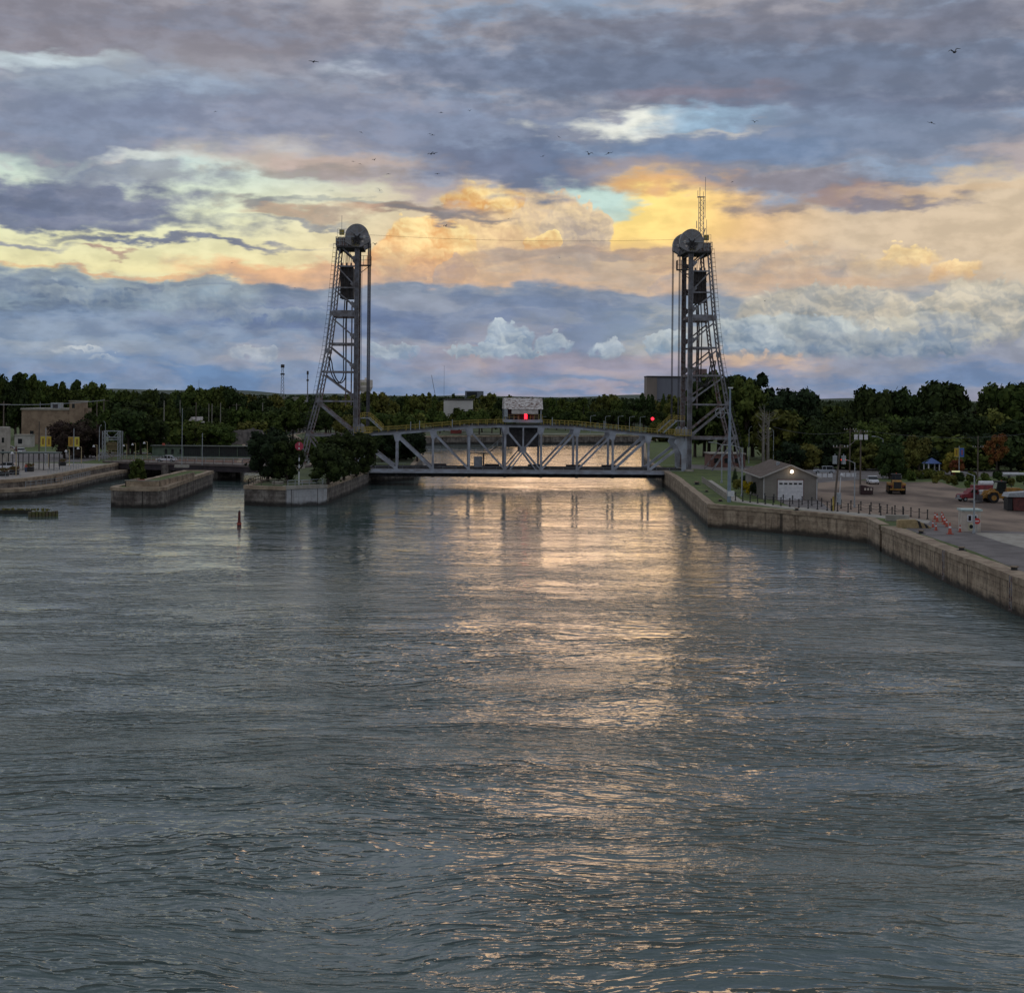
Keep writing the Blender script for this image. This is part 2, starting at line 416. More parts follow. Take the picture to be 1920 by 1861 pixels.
grass_m = pm('grass', '5d6a33', '46532a', .35, 1, bump=.6, bscale=5, world=True)
scrub_m = pm('scrub_ground', '57613a', '3d4628', .05, 1, bump=.6, bscale=1, world=True)
brick_m = pm('tan_brick', '9c8671', '836e5c', .6, .9, world=True)
pale_m = pm('pale_block', 'bfb9b3', 'a9a29c', .5, .9, world=True)

def concrete(name, a, b, stain, blockh=1.0):
    m = bpy.data.materials.new(name); m.use_nodes = True; nt = m.node_tree; g = G(nt); bs = nt.nodes['Principled BSDF']
    p = g.n('ShaderNodeNewGeometry').outputs['Position']; x, y, z = g.sep(p)
    c = g.mix(g.mr(g.noise(p, .5, 5, .65), .35, .65), hx(a), hx(b))
    # pour joints and block courses
    fine = g.noise(p, 2.2, 5, .7)
    c = g.mix(g.mr(fine, .45, .75, 0, .55), c, hx(stain))
    streak = g.noise(g.vm('MULTIPLY', p, (1.4, 1.4, .12)), 1.0, 5, .65)
    c = g.mix(g.mr(streak, .5, .68, 0, .75), c, hx(stain))
    # chipped band and dark tide line, where the water wets it
    lim = g.m('MULTIPLY_ADD', g.noise(p, .35, 4, .7), 1.5, -.05)
    c = g.mix(g.mr(g.m('SUBTRACT', z, lim), -.35, .35, .9, 0), c, hx('1f1c19'))
    j = g.m('ABSOLUTE', g.m('SUBTRACT', g.m('FRACT', g.m('MULTIPLY', z, 1 / blockh)), .5))
    c = g.mix(g.mr(g.m('MULTIPLY', g.mr(j, .44, .5), g.mr(fine, .4, .55)), 0, 1, 0, .6), c, hx('2a2420'))
    k = g.m('ABSOLUTE', g.m('SUBTRACT', g.m('FRACT', g.m('MULTIPLY', g.m('MULTIPLY_ADD', x, .83, y), 1 / 6.7)), .5))
    c = g.mix(g.mr(k, .478, .492, 0, .8), c, hx('231e1a'))
    g.put(bs.inputs['Base Color'], c); bs.inputs['Roughness'].default_value = .95
    bn = g.n('ShaderNodeBump'); bn.inputs['Strength'].default_value = .7; bn.inputs['Distance'].default_value = .25
    g.put(bn.inputs['Height'], g.m('ADD', g.noise(p, 1.2, 6, .65), g.m('MULTIPLY', j, .6))); nt.links.new(bn.outputs[0], bs.inputs['Normal'])
    return m
wall_m = concrete('old_concrete', 'b5a088', '8a7763', '5a4a3c', 1.1)
wall_d = concrete('dark_stone', '8d847b', '5c534d', '352e2a', .85)
coping_m = pm('coping', 'a8957e', '84715e', .8, .95, bump=.5, bscale=3, world=True)
patch_m = concrete('new_concrete', 'b4b3b4', 'a3a2a4', '8b8785', 3.1)

# ------------------------------------------------------------------ mesh builder
class MB:
    def __init__(s): s.v = []; s.f = []
    def add(s, vs, fs):
        o = len(s.v); s.v.extend([tuple(p) for p in vs]); s.f.extend([tuple(i + o for i in f) for f in fs]); return s
    def box(s, c, d, rz=0.0, taper=1.0):
        x, y, z = d[0] / 2, d[1] / 2, d[2] / 2; cs, sn = math.cos(rz), math.sin(rz); vs = []
        for k in (-1, 1):
            t = taper if k > 0 else 1
            for i, j in ((-1, -1), (1, -1), (1, 1), (-1, 1)):
                a, b = i * x * t, j * y * t
                vs.append((c[0] + a * cs - b * sn, c[1] + a * sn + b * cs, c[2] + k * z))
        return s.add(vs, [(3, 2, 1, 0), (4, 5, 6, 7), (0, 1, 5, 4), (1, 2, 6, 5), (2, 3, 7, 6), (3, 0, 4, 7)])
    def b2(s, x0, x1, y0, y1, z0, z1):
        return s.box(((x0 + x1) / 2, (y0 + y1) / 2, (z0 + z1) / 2), (x1 - x0, y1 - y0, z1 - z0))
    def beam(s, p, q, w, h=None, w2=None):
        p, q = Vector(p), Vector(q); h = h or w; d = (q - p).normalized()
        up = Vector((0, 1, 0)) if abs(d.y) < .9 else Vector((0, 0, 1))
        a = d.cross(up).normalized(); b = a.cross(d).normalized(); vs = []
        for e, k in ((p, 1), (q, (w2 or w) / w)):
            for i, j in ((-1, -1), (1, -1), (1, 1), (-1, 1)): vs.append(e + a * (i * w / 2 * k) + b * (j * h / 2))
        return s.add(vs, [(3, 2, 1, 0), (4, 5, 6, 7), (0, 1, 5, 4), (1, 2, 6, 5), (2, 3, 7, 6), (3, 0, 4, 7)])
    def cyl(s, p, q, r, n=8, r2=None):
        p, q = Vector(p), Vector(q); d = (q - p).normalized()
        up = Vector((0, 0, 1)) if abs(d.z) < .9 else Vector((1, 0, 0))
        a = d.cross(up).normalized(); b = d.cross(a); r2 = r if r2 is None else r2
        vs = [p + (a * math.cos(2 * math.pi * i / n) + b * math.sin(2 * math.pi * i / n)) * r for i in range(n)]
        vs += [q + (a * math.cos(2 * math.pi * i / n) + b * math.sin(2 * math.pi * i / n)) * r2 for i in range(n)]
        return s.add(vs, [(i, (i + 1) % n, n + (i + 1) % n, n + i) for i in range(n)] + [tuple(range(n))[::-1], tuple(range(n, 2 * n))])
    def tube(s, pts, r, n=6):
        for a, b in zip(pts[:-1], pts[1:]): s.cyl(a, b, r, n)
        return s
    def prism(s, poly, y0, y1, axis='y'):
        "poly: (x, z) points, extruded along y (or (y, z) along x, or (x, y) along z)"
        n = len(poly); vs = []
        for t in (y0, y1):
            for a, b in poly: vs.append((a, t, b) if axis == 'y' else ((t, a, b) if axis == 'x' else (a, b, t)))
        return s.add(vs, [(i, (i + 1) % n, n + (i + 1) % n, n + i) for i in range(n)] + [tuple(range(n))[::-1], tuple(range(n, 2 * n))])
    def ball(s, c, r, n=8, m=6, sq=(1, 1, 1)):
        vs = []; fs = []
        for j in range(m + 1):
            t = math.pi * j / m
            for i in range(n):
                p = 2 * math.pi * i / n
                vs.append((c[0] + r * sq[0] * math.sin(t) * math.cos(p), c[1] + r * sq[1] * math.sin(t) * math.sin(p), c[2] + r * sq[2] * math.cos(t)))
        for j in range(m):
            for i in range(n): fs.append((j * n + i, (j + 1) * n + i, (j + 1) * n + (i + 1) % n, j * n + (i + 1) % n))
        return s.add(vs, fs)
    def build(s, name, mat, parent=None, smooth=False, bevel=0.0):
        me = bpy.data.meshes.new(name); me.from_pydata(s.v, [], s.f); me.materials.append(mat)
        bm = bmesh.new(); bm.from_mesh(me); bmesh.ops.recalc_face_normals(bm, faces=bm.faces); bm.to_mesh(me); bm.free()
        if smooth: me.polygons.foreach_set('use_smooth', [True] * len(me.polygons))
        o = bpy.data.objects.new(name, me); COL.objects.link(o)
        if bevel:
            md = o.modifiers.new('bevel', 'BEVEL'); md.width = bevel; md.segments = 2
        if parent is not None: o.parent = parent
        return o
def tag(o, label, cat, group=None):
    o['label'] = label; o['category'] = cat
    if group: o['group'] = group
    return o
def thing(name, label, cat, loc=(0, 0, 0), rz=0.0, group=None):
    o = bpy.data.objects.new(name, None); COL.objects.link(o); o.location = loc; o.rotation_euler = (0, 0, rz); o.empty_display_size = .5
    return tag(o, label, cat, group)
def struct(o): o['kind'] = 'structure'; return o
def kids(o): return [c for c in bpy.data.objects if c.parent == o]
def dup(root, loc, rz=None, label=None, group=None, scale=None, tree=None):
    "a copy of a thing with copies of its parts and their sub-parts (tree: cached children)"
    r = root.copy(); COL.objects.link(r); r.location = loc
    if rz is not None: r.rotation_euler = (0, 0, rz)
    if scale is not None: r.scale = scale if hasattr(scale, '__len__') else (scale,) * 3
    if label: r['label'] = label
    if group: r['group'] = group
    for ch, sub in (tree if tree is not None else [(c, kids(c)) for c in kids(root)]):
        c = ch.copy(); COL.objects.link(c); c.parent = r
        for gch in sub:
            d = gch.copy(); COL.objects.link(d); d.parent = c
    return r
def family(root): return [(c, kids(c)) for c in kids(root)]
def sheet(name, pts, z, mat, grid=None):
    "flat sheet over a polygon outline"
    from mathutils.geometry import tessellate_polygon
    tr = tessellate_polygon([[Vector((p[0], p[1], 0)) for p in pts]])
    me = bpy.data.meshes.new(name); me.from_pydata([(p[0], p[1], z) for p in pts], [], [tuple(t) for t in tr]); me.materials.append(mat)
    bm = bmesh.new(); bm.from_mesh(me)
    for f in bm.faces:
        if f.normal.z < 0: f.normal_flip()
    bm.to_mesh(me); bm.free()
    o = bpy.data.objects.new(name, me); COL.objects.link(o); return struct(o)

# ------------------------------------------------------------------ water
def water_material():
    m = bpy.data.materials.new('canal_water'); m.use_nodes = True; nt = m.node_tree; g = G(nt); b = nt.nodes['Principled BSDF']
    p = g.n('ShaderNodeNewGeometry').outputs['Position']
    p2 = g.vm('MULTIPLY', p, (1, 1, 0))
    w = g.noise(g.vm('MULTIPLY', p2, (.03, .03, 1)), 1.0, 3, .5, col=True)
    q = g.vm('MULTIPLY_ADD', g.vm('SUBTRACT', w, (.5, .5, .5)), (13, 13, 0), p2)       # eddies drag the ripples around
    w2 = g.noise(g.vm('MULTIPLY', q, (.2, .2, 1)), 1.0, 2, .5, col=True)
    q2 = g.vm('MULTIPLY_ADD', g.vm('SUBTRACT', w2, (.5, .5, .5)), (1.7, 1.7, 0), q)
    calm = g.mr(g.noise(g.vm('MULTIPLY', q, (.024, .045, 1)), 1.0, 5, .6), .47, .6)
    calm2 = g.mr(g.noise(g.vm('MULTIPLY_ADD', q, (.07, .12, 1), (31, 7, 0)), 1.0, 3, .6), .4, .62)
    def ridge(n): return g.m('SUBTRACT', 1.0, g.m('ABSOLUTE', g.m('MULTIPLY_ADD', n, 2.0, -1.0)))
    h1 = g.noise(g.vm('MULTIPLY', q2, (.10, .24, 1)), 1.0, 2, .45)
    h2 = g.m('POWER', ridge(g.noise(g.vm('MULTIPLY', q2, (.26, .62, 1)), 1.0, 3, .55)), 2.5)
    h3 = g.noise(g.vm('MULTIPLY', q2, (.6, 1.35, 1)), 1.0, 4, .6)
    h4 = g.noise(g.vm('MULTIPLY', p2, (2.6, 4.4, 1)), 1.0, 3, .62)
    yy = g.sep(p)[1]; turb = g.mr(yy, 60, 210, 1.0, .22)       # the ship's wake dies away up the canal
    hh = g.m('ADD', g.m('MULTIPLY', h1, g.m('MULTIPLY', turb, .30)), g.m('MULTIPLY', h2, g.m('MULTIPLY', turb, g.m('MULTIPLY_ADD', calm2, .2, .08))))
    hh = g.m('ADD', hh, g.m('MULTIPLY', h3, g.m('MULTIPLY', turb, g.m('MULTIPLY_ADD', calm, .19, .03))))
    hh = g.m('ADD', hh, g.m('MULTIPLY', h4, g.m('MULTIPLY', turb, g.m('MULTIPLY', calm, .025))))
    bn = g.n('ShaderNodeBump'); bn.inputs['Strength'].default_value = 1.0; bn.inputs['Distance'].default_value = 1.0
    g.put(bn.inputs['Height'], hh); nt.links.new(bn.outputs[0], b.inputs['Normal'])
    c = g.mix(calm, hx('536361'), hx('646f6a'))
    c = g.mix(g.mr(g.noise(q, .05, 3, .5), .4, .65, 0, .6), c, hx('465856'))
    g.put(b.inputs['Base Color'], c); b.inputs['Roughness'].default_value = .05; b.inputs['IOR'].default_value = 1.42
    return m
wm = water_material()
sheet('water', [(-600, -120), (120, -120), (120, 320), (1100, 700), (1100, 1150), (-600, 1150)], 0, wm)

# ------------------------------------------------------------------ land
RW = [(44.6, -60), (45.7, 138), (46.8, 195.4)]                                    # near right wall face
RW2 = [(47.0, 197.3), (47.9, 208.4), (44.0, 215.5), (36.6, 225), (29.5, 232)]     # stepped middle part
RW3 = [(29.5, 232), (31.0, 270), (32.5, 307), (33.2, 345), (33.5, 372)]
RF = [(33.5, 372), (36, 420), (46, 540), (60, 615), (92, 665), (170, 715), (420, 850), (900, 1040)]
LI = [(-46, 352), (-46.2, 267.5), (-38.6, 265), (-32.2, 271), (-30.4, 321), (-30.4, 338), (-22, 352), (-24, 420), (-36, 590), (-28, 612), (60, 648), (150, 730), (400, 880), (900, 1060)]
LC = [(-46, 352), (-55, 440), (-85, 600), (-90, 845)]                            # weir channel, island side
LW = [(-95.5, -60), (-94.8, 268), (-86.8, 279), (-84.6, 292), (-86.5, 324), (-86.5, 352), (-62, 354)]
LW2 = [(-62, 354), (-75, 440), (-104, 590), (-112, 845)]
sheet('ground', RW + RW2 + RW3[1:] + RF[1:] + [(6200, 1600), (6200, -60)], ZL, grass_m)
sheet('ground', LI + [(6200, 1620), (16000, 25000), (-16000, 25000), (-6200, 845), (-112, 845)] + LC[::-1][:-1], ZL, scrub_m)
LU = [(-95.5, -60), (-94.8, 268), (-89.2, 283), (-87.4, 294), (-88.4, 324), (-88.6, 352.6), (-62, 354)]
sheet('ground', LU + LW2[1:] + [(-6200, 845), (-6200, -60)], ZL, grass_m)

def wall_run(name, label, pts, side, mat, z1=ZL + .02, z0=-2.5, t=1.1, cap=True, cat='wall', capm=None):
    """quay wall along a face line; side=+1: land lies to the left of the walking direction"""
    o = thing(name, label, cat, (pts[0][0], pts[0][1], 0)); ox, oy = pts[0][0], pts[0][1]
    P = [Vector((p[0], p[1])) for p in pts]; N = []
    for i in range(len(P)):
        ns = []
        for a, b in ((i - 1, i), (i, i + 1)):
            if 0 <= a and b < len(P):
                d = (P[b] - P[a]).normalized(); ns.append(Vector((-d.y, d.x)) * side)
        n = sum(ns, Vector((0, 0))); n.normalize(); n /= max(.45, n.dot(ns[0])); N.append(n)
    def strip(f, bk, za, zb):
        m_ = MB(); rnd = random.Random(int(abs(ox * 13 + oy)))
        # subdivide so the arris can be slightly irregular
        L = []
        for i in range(len(P) - 1):
            k = max(1, int((P[i + 1] - P[i]).length / 3.0))
            for j in range(k): L.append((P[i].lerp(P[i + 1], j / k), N[i].lerp(N[i + 1], j / k)))
        L.append((P[-1], N[-1])); vs = []
        for p, n in L:
            jx = rnd.uniform(-.09, .07); jz = rnd.uniform(-.09, .03)
            a = p + n * (f + jx); b = p + n * bk
            vs += [(a.x - ox, a.y - oy, za), (a.x - ox, a.y - oy, zb + jz), (b.x - ox, b.y - oy, zb + jz), (b.x - ox, b.y - oy, za)]
        fs = [(0, 1, 2, 3), tuple(len(vs) - 4 + k for k in (3, 2, 1, 0))]
        for i in range(len(L) - 1):
            a = i * 4; fs += [(a + k, a + 4 + k, a + 4 + (k + 1) % 4, a + (k + 1) % 4) for k in range(4)]
        return m_.add(vs, fs)
    if cap:
        strip(0.12, t, z0, z1 - .55).build('wall_face', mat, o)
        strip(-.02, t + .05, z1 - .55, z1 + .08).build('coping', capm or coping_m, o)
    else: strip(0, t, z0, z1 + .08).build('wall_face', mat, o)
    return o
wall_run('quay_wall', 'long pale stone quay wall running towards the viewer beside the asphalt', RW, -1, wall_m, t=1.9)
wall_run('quay_wall', 'stained concrete quay wall bending round the grass edge below the chain posts', RW2, -1, wall_m, t=1.2)
wall_run('quay_wall', 'sloping weathered quay wall leading back to the foot of the right bridge tower', RW3, -1, wall_m, t=1.2)
wall_run('quay_wall', 'low dark bank wall curving away beyond the right end of the bridge', RF, -1, wall_d, t=.8)
wall_run('quay_wall', 'dark stone wall at the blunt end of the island, left of the white patch', [(-46, 352), (-46.2, 267.5), (-38.6, 265)], 1, wall_d, t=1.0)
wall_run('quay_wall', 'smooth white rebuilt section of wall at the island tip', [(-38.6, 265), (-33.6, 269), (-32.2, 271)], 1, patch_m, t=1.0, capm=conc_l, z1=ZL + .15)
wall_run('quay_wall', 'rough stone wall of the island running back to the left bridge tower', [(-32.2, 271), (-30.4, 321), (-30.4, 338), (-22, 352), (-24, 420), (-36, 590)], 1, wall_d, t=1.0)
wall_run('quay_wall', 'distant dark stone bank across the canal behind the bridge span', LI[8:], 1, wall_d, t=1.5)
wall_run('quay_wall', 'island side wall of the narrow weir channel beyond the road bridge', LC, -1, wall_d, t=.9)
wall_run('quay_wall', 'far side wall of the narrow weir channel beyond the road bridge', LW2, 1, wall_d, t=.9)
wall_run('quay_wall', 'high stained stone wall below the promenade with the yellow banners', LU, 1, wall_d, t=.9)
# lower ledge in front of the promenade wall
led = wall_run('quay_ledge', 'lower curved stone ledge with a handrail in front of the promenade wall', LW[1:6], 1, wall_d, z1=1.9, t=4.2, cat='ledge')
MP = [(-67.4, 318), (-67.4, 260.4), (-65.6, 258.9), (-59.2, 258.8), (-58.3, 262), (-61, 312), (-61.2, 318), (-67.4, 318)]
o = wall_run('stone_pier', 'grassy stone pier standing alone in the water between island and promenade', MP, 1, wall_d, t=1.0, cat='pier')
m_ = MB(); m_.add([(p[0] - MP[0][0], p[1] - MP[0][1], ZL - .02) for p in [(-66.5, 317.2), (-66.5, 261), (-65, 259.9), (-60, 259.9), (-59.4, 262), (-62, 312), (-62, 317.2)]], [(6, 5, 4, 3, 2, 1, 0)])
m_.build('grass_top', grass_m, o)
w = thing('planter_wall', 'low weathered parapet box of concrete on top of the stone pier', 'parapet', (0, 0, 0))
a = on(231, 913); b = on(296, 913); y1 = a.y + 1.2
MB().b2(a.x, b.x, y1, y1 + .35, ZL, ZL + 1.0).b2(a.x, a.x + .35, y1 + .36, y1 + 9, ZL, ZL + 1.0).b2(b.x - .35, b.x, y1 + .36, y1 + 30, ZL, ZL + 1.0).build('parapet_wall', wall_m, w)
MB().b2(a.x - .06, b.x + .06, y1 - .06, y1 + .41, ZL + 1.003, ZL + 1.12).build('cap_stone', conc_l, w)

# ------------------------------------------------------------------ paving on the right bank
def pxs(l, z=ZL): return [tuple(on(x, y, z)[:2]) for x, y in l]
sheet('gravel_yard', pxs([(1531, 937), (1534, 905), (1600, 899), (1680, 904), (1760, 903), (1800, 915), (1850, 915), (2100, 925), (2300, 1010), (1800, 993), (1740, 975), (1560, 958)]), ZL + .004, gravel)
sheet('asphalt_apron', pxs([(1690, 978), (1740, 975), (1800, 993), (2300, 1010), (2500, 1200), (2100, 1180), (1960, 1090), (1830, 1035), (1700, 992)]), ZL + .008, asph)
sheet('concrete_pad', pxs([(1822, 998), (2300, 1013), (2300, 1090), (2040, 1058), (1880, 1017)]), ZL + .012, conc_l)
sheet('driveway', pxs([(1455, 937), (1506, 937), (1535, 937), (1560, 958), (1480, 949)]), ZL + .008, asph)
sheet('footpath', pxs([(1322, 900), (1334, 900), (1392, 938), (1480, 949), (1640, 964), (1745, 976), (1740, 981), (1630, 968.5), (1470, 953), (1374, 940)]), ZL + .012, conc_l)
sheet('road', pxs([(1290, 871), (1900, 884), (2100, 884), (2100, 892), (1850, 893), (1640, 897), (1534, 905), (1500, 890), (1290, 878)]), ZL + .008, asph)
# left bank paving
sheet('promenade', [(-140, 262), (-96.5, 262), (-90.6, 284), (-89.0, 295), (-89.8, 345), (-110, 346), (-140, 330)], ZL + .006, pm('paving', 'a09890', '8a827b', .5, .9, world=True))
sheet('car_park', [(-190, 330), (-120, 345), (-98, 352), (-98, 400), (-200, 400)], ZL + .01, asph)
sheet('road', [(-200, 402), (-60, 402), (-60, 412), (-200, 412)], ZL + .01, asph)

# ------------------------------------------------------------------ vertical lift bridge (local frame: x along the span, y away, z up from the water)
YAW = R(3.0); BO = Vector((2.5, 333.0, 0.0)); TW = 9.0
def bw(x, y, z=0): return Vector((BO.x + x * math.cos(YAW) - y * math.sin(YAW), BO.y + x * math.sin(YAW) + y * math.cos(YAW), z))
def lattice(m, p, q, w, t=.12, step=1.0, depth=.5):
    "laced box member: four corner angles with zigzag lacing"
    p, q = Vector(p), Vector(q); d = (q - p); L = d.length; d.normalize(); a = Vector((d.z, 0, -d.x)); n = max(2, int(L / step))
    for s_ in (-1, 1):
        o = a * (s_ * w / 2); m.beam(p + o, q + o, t, depth)
    for yy in (-depth / 2, depth / 2):
        for i in range(n):
            s_ = 1 if i % 2 else -1; e0 = p + d * (L * i / n) + a * (s_ * w / 2) + Vector((0, yy, 0)); e1 = p + d * (L * (i + 1) / n) - a * (s_ * w / 2) + Vector((0, yy, 0))
            m.beam(e0, e1, .09, .04)
    return m
def rail(m, pts, h=1.05, step=2.6, r=.045, mid=True):
    pts = [Vector(p) for p in pts]
    for a, b in zip(pts[:-1], pts[1:]):
        n = max(1, round((b - a).length / step))
        for i in range(n + 1):
            p = a.lerp(b, i / n); m.beam(p, p + Vector((0, 0, h)), r * 1.8)
        for hh in ((h, h * .52) if mid else (h,)): m.beam(a + Vector((0, 0, hh)), b + Vector((0, 0, hh)), r * 1.5)
    return m

span = thing('lift_span', 'grey steel truss span of the lift bridge crossing the canal between two towers', 'bridge', BO, YAW)
NX = [-34.9 + 69.8 * i / 9 for i in range(10)]
TZ = [10.7, 11.15, 11.85, 12.55, 12.85, 12.85, 12.55, 11.85, 11.15, 10.7]
BZ = 3.1
for ti, y in enumerate((0.0, TW)):
    tr = MB()
    for i in range(9): tr.beam((NX[i], y, TZ[i]), (NX[i + 1], y, TZ[i + 1]), .48, .5)
    truss = tr.build('truss', steel, span)              # the top chord carries the other members
    mb = MB()
    mb.beam((NX[0] - .3, y, BZ), (NX[9] + .3, y, BZ), .62, .5); mb.build('bottom_chord', steel, truss)
    for i in range(1, 9):
        v_ = MB(); v_.beam((NX[i], y, BZ + .35), (NX[i], y, TZ[i] - .3), .46, .42); v_.beam((NX[i] - .35, y, BZ + .33), (NX[i] + .35, y, BZ + .34), .2, .46)
        v_.build('vertical_post', steel, truss)
        gp = MB(); s_ = 1 if i < 5 else -1; zt = TZ[i] - .2
        gp.prism([(NX[i] - .75, zt), (NX[i] + .75, zt), (NX[i] + (.85 if s_ > 0 else .32), zt - 1.1 - (0 if s_ > 0 else .5)), (NX[i] + .32, zt - 1.6), (NX[i] - .32, zt - 1.6), (NX[i] - (.85 if s_ < 0 else .32), zt - 1.1 - (0 if s_ < 0 else .5))], y - .28, y + .28)
        gp.build('gusset_plate', steel, truss)
    for i in (0, 1, 2, 3):
        for s_ in (1, -1):
            a, b = (NX[i], NX[i + 1]); za = TZ[i] - .5 if i else TZ[0] - 1.2
            d_ = MB(); d_.beam((a * s_ * 1.0, y, za), (b * s_, y, BZ + .4), .56 if i < 2 else .4, .34); d_.build('diagonal', steel, truss)
    # centre panel: two diagonals meeting at a hub, twin legs below
    cz = 7.75
    for s_ in (-1, 1):
        MB().beam((s_ * NX[5], y, TZ[4] - .5), (0, y, cz), .42, .3).build('diagonal', steel, truss)
        MB().beam((s_ * .25, y, cz), (s_ * (NX[5] + .1), y, BZ + .3), .26, .3).beam((s_ * -.1, y, cz - .35), (s_ * (NX[5] - 1.0), y, BZ + .3), .26, .3).build('diagonal', steel, truss)
    MB().beam((0, y, cz), (0, y, TZ[4] - .2), .32, .3).build('vertical_post', steel, truss)
    MB().prism([(-.55, cz - .6), (.55, cz - .6), (.75, cz + .2), (.3, cz + .8), (-.3, cz + .8), (-.75, cz + .2)], y - .24, y + .24).build('gusset_plate', steel, truss)
    # tapered end frames with their arms
    for s_ in (-1, 1):
        e = NX[9] * s_; X = lambda q: e - q * s_
        m_ = MB().prism([(X(-.75), 10.6), (X(1.75), 10.5), (X(2.15), 9.6), (X(1.2), 8.2), (X(.55), 6.9), (X(.5), 3.45), (X(-.45), 3.45), (X(-.75), 8.5)], y - .3, y + .3)
        m_.build('end_frame', steel, truss)
        h_ = MB().prism([(X(-.9), 10.95), (X(.9), 10.95), (X(.35), 12.7), (X(-.3), 13.1), (X(-.75), 12.6)], y - .35, y + .35); h_.build('lifting_bracket', steel, truss)
# floor
for x in NX: MB().beam((x, -.2, 2.35), (x, TW + .2, 2.35), .5, 1.1).build('floor_beam', steel_d, span)
MB().b2(-34.9, 34.9, .35, TW - .35, 2.92, 3.3).build('deck', steel_d, span)
MB().b2(-34.9, 34.9, -1.2, -.32, 2.72, 3.05).build('walkway', steel, span)
MB().b2(-34.6, 34.6, 1.0, 1.5, 1.85, 2.88).b2(-34.6, 34.6, TW - 1.5, TW - 1.0, 1.85, 2.88).b2(-34.6, 34.6, 4.2, 4.8, 2.0, 2.88).build('stringer', steel_d, span)
rail(MB(), [(-34.5, -1.15, 3.05), (34.5, -1.15, 3.05)], 1.1, 2.9, .025).build('handrail', galv, span)
rail(MB(), [(-34.5, TW + .3, 3.3), (34.5, TW + .3, 3.3)], 1.1, 2.9, .025).build('handrail', galv, span)
MB().b2(-34.5, 34.5, 1.2, 1.35, 3.6, 4.0).b2(-34.5, 34.5, TW - 1.35, TW - 1.2, 3.6, 4.0).build('crash_barrier', steel_d, span)
for x in (-18, -6.4, 3.2, 11.6, 19.5):
    MB().b2(x - 1.6, x + 1.6, TW - .9, TW - .6, 3.32, 4.35).build('concrete_barrier', steel_d, span)
# portal bracing and laterals between the two top chords
for i in range(10):
    if i in (4, 5): continue
    MB().beam((NX[i], .3, TZ[i]), (NX[i], TW - .3, TZ[i]), .35).build('cross_strut', steel, span)
for i in range(9):
    if i == 4: continue
    m_ = MB(); m_.beam((NX[i], .3, TZ[i]), (NX[i + 1], TW - .3, TZ[i + 1]), .22); m_.beam((NX[i], TW - .3, TZ[i] + .03), (NX[i + 1], .3, TZ[i + 1] + .03), .22); m_.build('lateral_bracing', steel, span)
# top walkway with yellow rails
for y in (.0, TW):
    m_ = MB(); pts = [(NX[i], y, TZ[i] + .38) for i in range(10)]
    for a, b in zip(pts[:-1], pts[1:]): m_.beam(a, b, .12, 1.0)
    m_.build('catwalk', steel_d, span)
    for yy in (y - .48, y + .48):
        rail(MB(), [(NX[i], yy, TZ[i] + .4) for i in range(0, 5)] + [(-4.4, yy, TZ[4] + .4)], 1.05, 1.95, .04).build('handrail', yel, span)
        rail(MB(), [(4.4, yy, TZ[4] + .4)] + [(NX[i], yy, TZ[i] + .4) for i in range(5, 10)], 1.05, 1.95, .04).build('handrail', yel, span)
    for s_ in (-1, 1):                      # stairs up to the landing beside the ropes
        st_ = MB(); X = lambda q: s_ * q
        st_.beam((X(30.3), y - .5, 11.7), (X(33.2), y - .5, 14.3), .2, .1); st_.beam((X(30.3), y + .5, 11.7), (X(33.2), y + .5, 14.3), .2, .1)
        for k in range(12): st_.box((X(30.4 + 2.8 * k / 12), y, 11.9 + 2.5 * k / 12), (.28, .9, .05))
        st_.b2(min(X(33.1), X(34.9)), max(X(33.1), X(34.9)), y - .55, y + .55, 14.25, 14.4)
        stn = st_.build('stair', galv, span)
        rr = rail(MB(), [(X(30.3), y - .55, 11.75), (X(33.2), y - .55, 14.4), (X(34.9), y - .55, 14.4)], 1.05, 1.1, .045)
        rail(rr, [(X(30.3), y + .55, 11.75), (X(33.2), y + .55, 14.4), (X(34.9), y + .55, 14.4)], 1.05, 1.1, .045); rr.build('handrail', yel, stn)
        p_ = MB(); p_.b2(min(X(32.6), X(36.2)), max(X(32.6), X(36.2)), y - 1.5, y - .4, 11.15, 11.3)
        pf = p_.build('landing', yel, span)
        rail(MB(), [(X(32.6), y - 1.5, 11.3), (X(36.2), y - 1.5, 11.3)], 1.1, .7, .05).build('handrail', yel, pf)
# machinery house on top, room slung between the trusses
shingle = pm('peeling_roof', 'd0cac6', '6b4f45', 1.5, .9, world=True, stretch=(1.0, 1.0, 5.0), lo=.50, hi=.56, detail=6)
mh = MB().b2(-4.1, 4.1, -.6, TW + .6, 13.7, 14.3).build('machine_house', steel, span)
MB().b2(-3.3, 3.3, 1.4, TW - 1.2, 14.3, 16.5).build('house_wall', steel_d, mh)
for x in (-3.9, 3.75):
    for y in (-.4, TW + .4): MB().b2(x - .14, x + .14, y - .15, y + .15, 14.3, 16.55).build('post', galv, mh)
rf = MB().prism([(-1.1, 16.55), (1.3, 18.95), (TW - 1.3, 18.95), (TW + 1.1, 16.55)], -4.15, 4.15, 'x').build('roof', shingle, mh)
MB().b2(-2.6, 3.1, -.95, -.8, 15.55, 16.5).build('awning', pm('awning_panel', 'cfc6c0', 'b3a8a2', 1.0, .8), mh)
MB().b2(-4.2, -3.45, -1.0, -.8, 14.9, 16.5).build('side_screen', galv, mh)
MB().cyl((.45, -.75, 14.45), (.45, -.75, 15.3), .32, 10).ball((.45, -.75, 15.32), .32, 10, 6).build('warning_light', emit('lamp_red', 'ff2030', 4.0), mh)
MB().b2(.3, .6, -.78, -.42, 14.31, 14.45).build('lamp_bracket', black, mh)
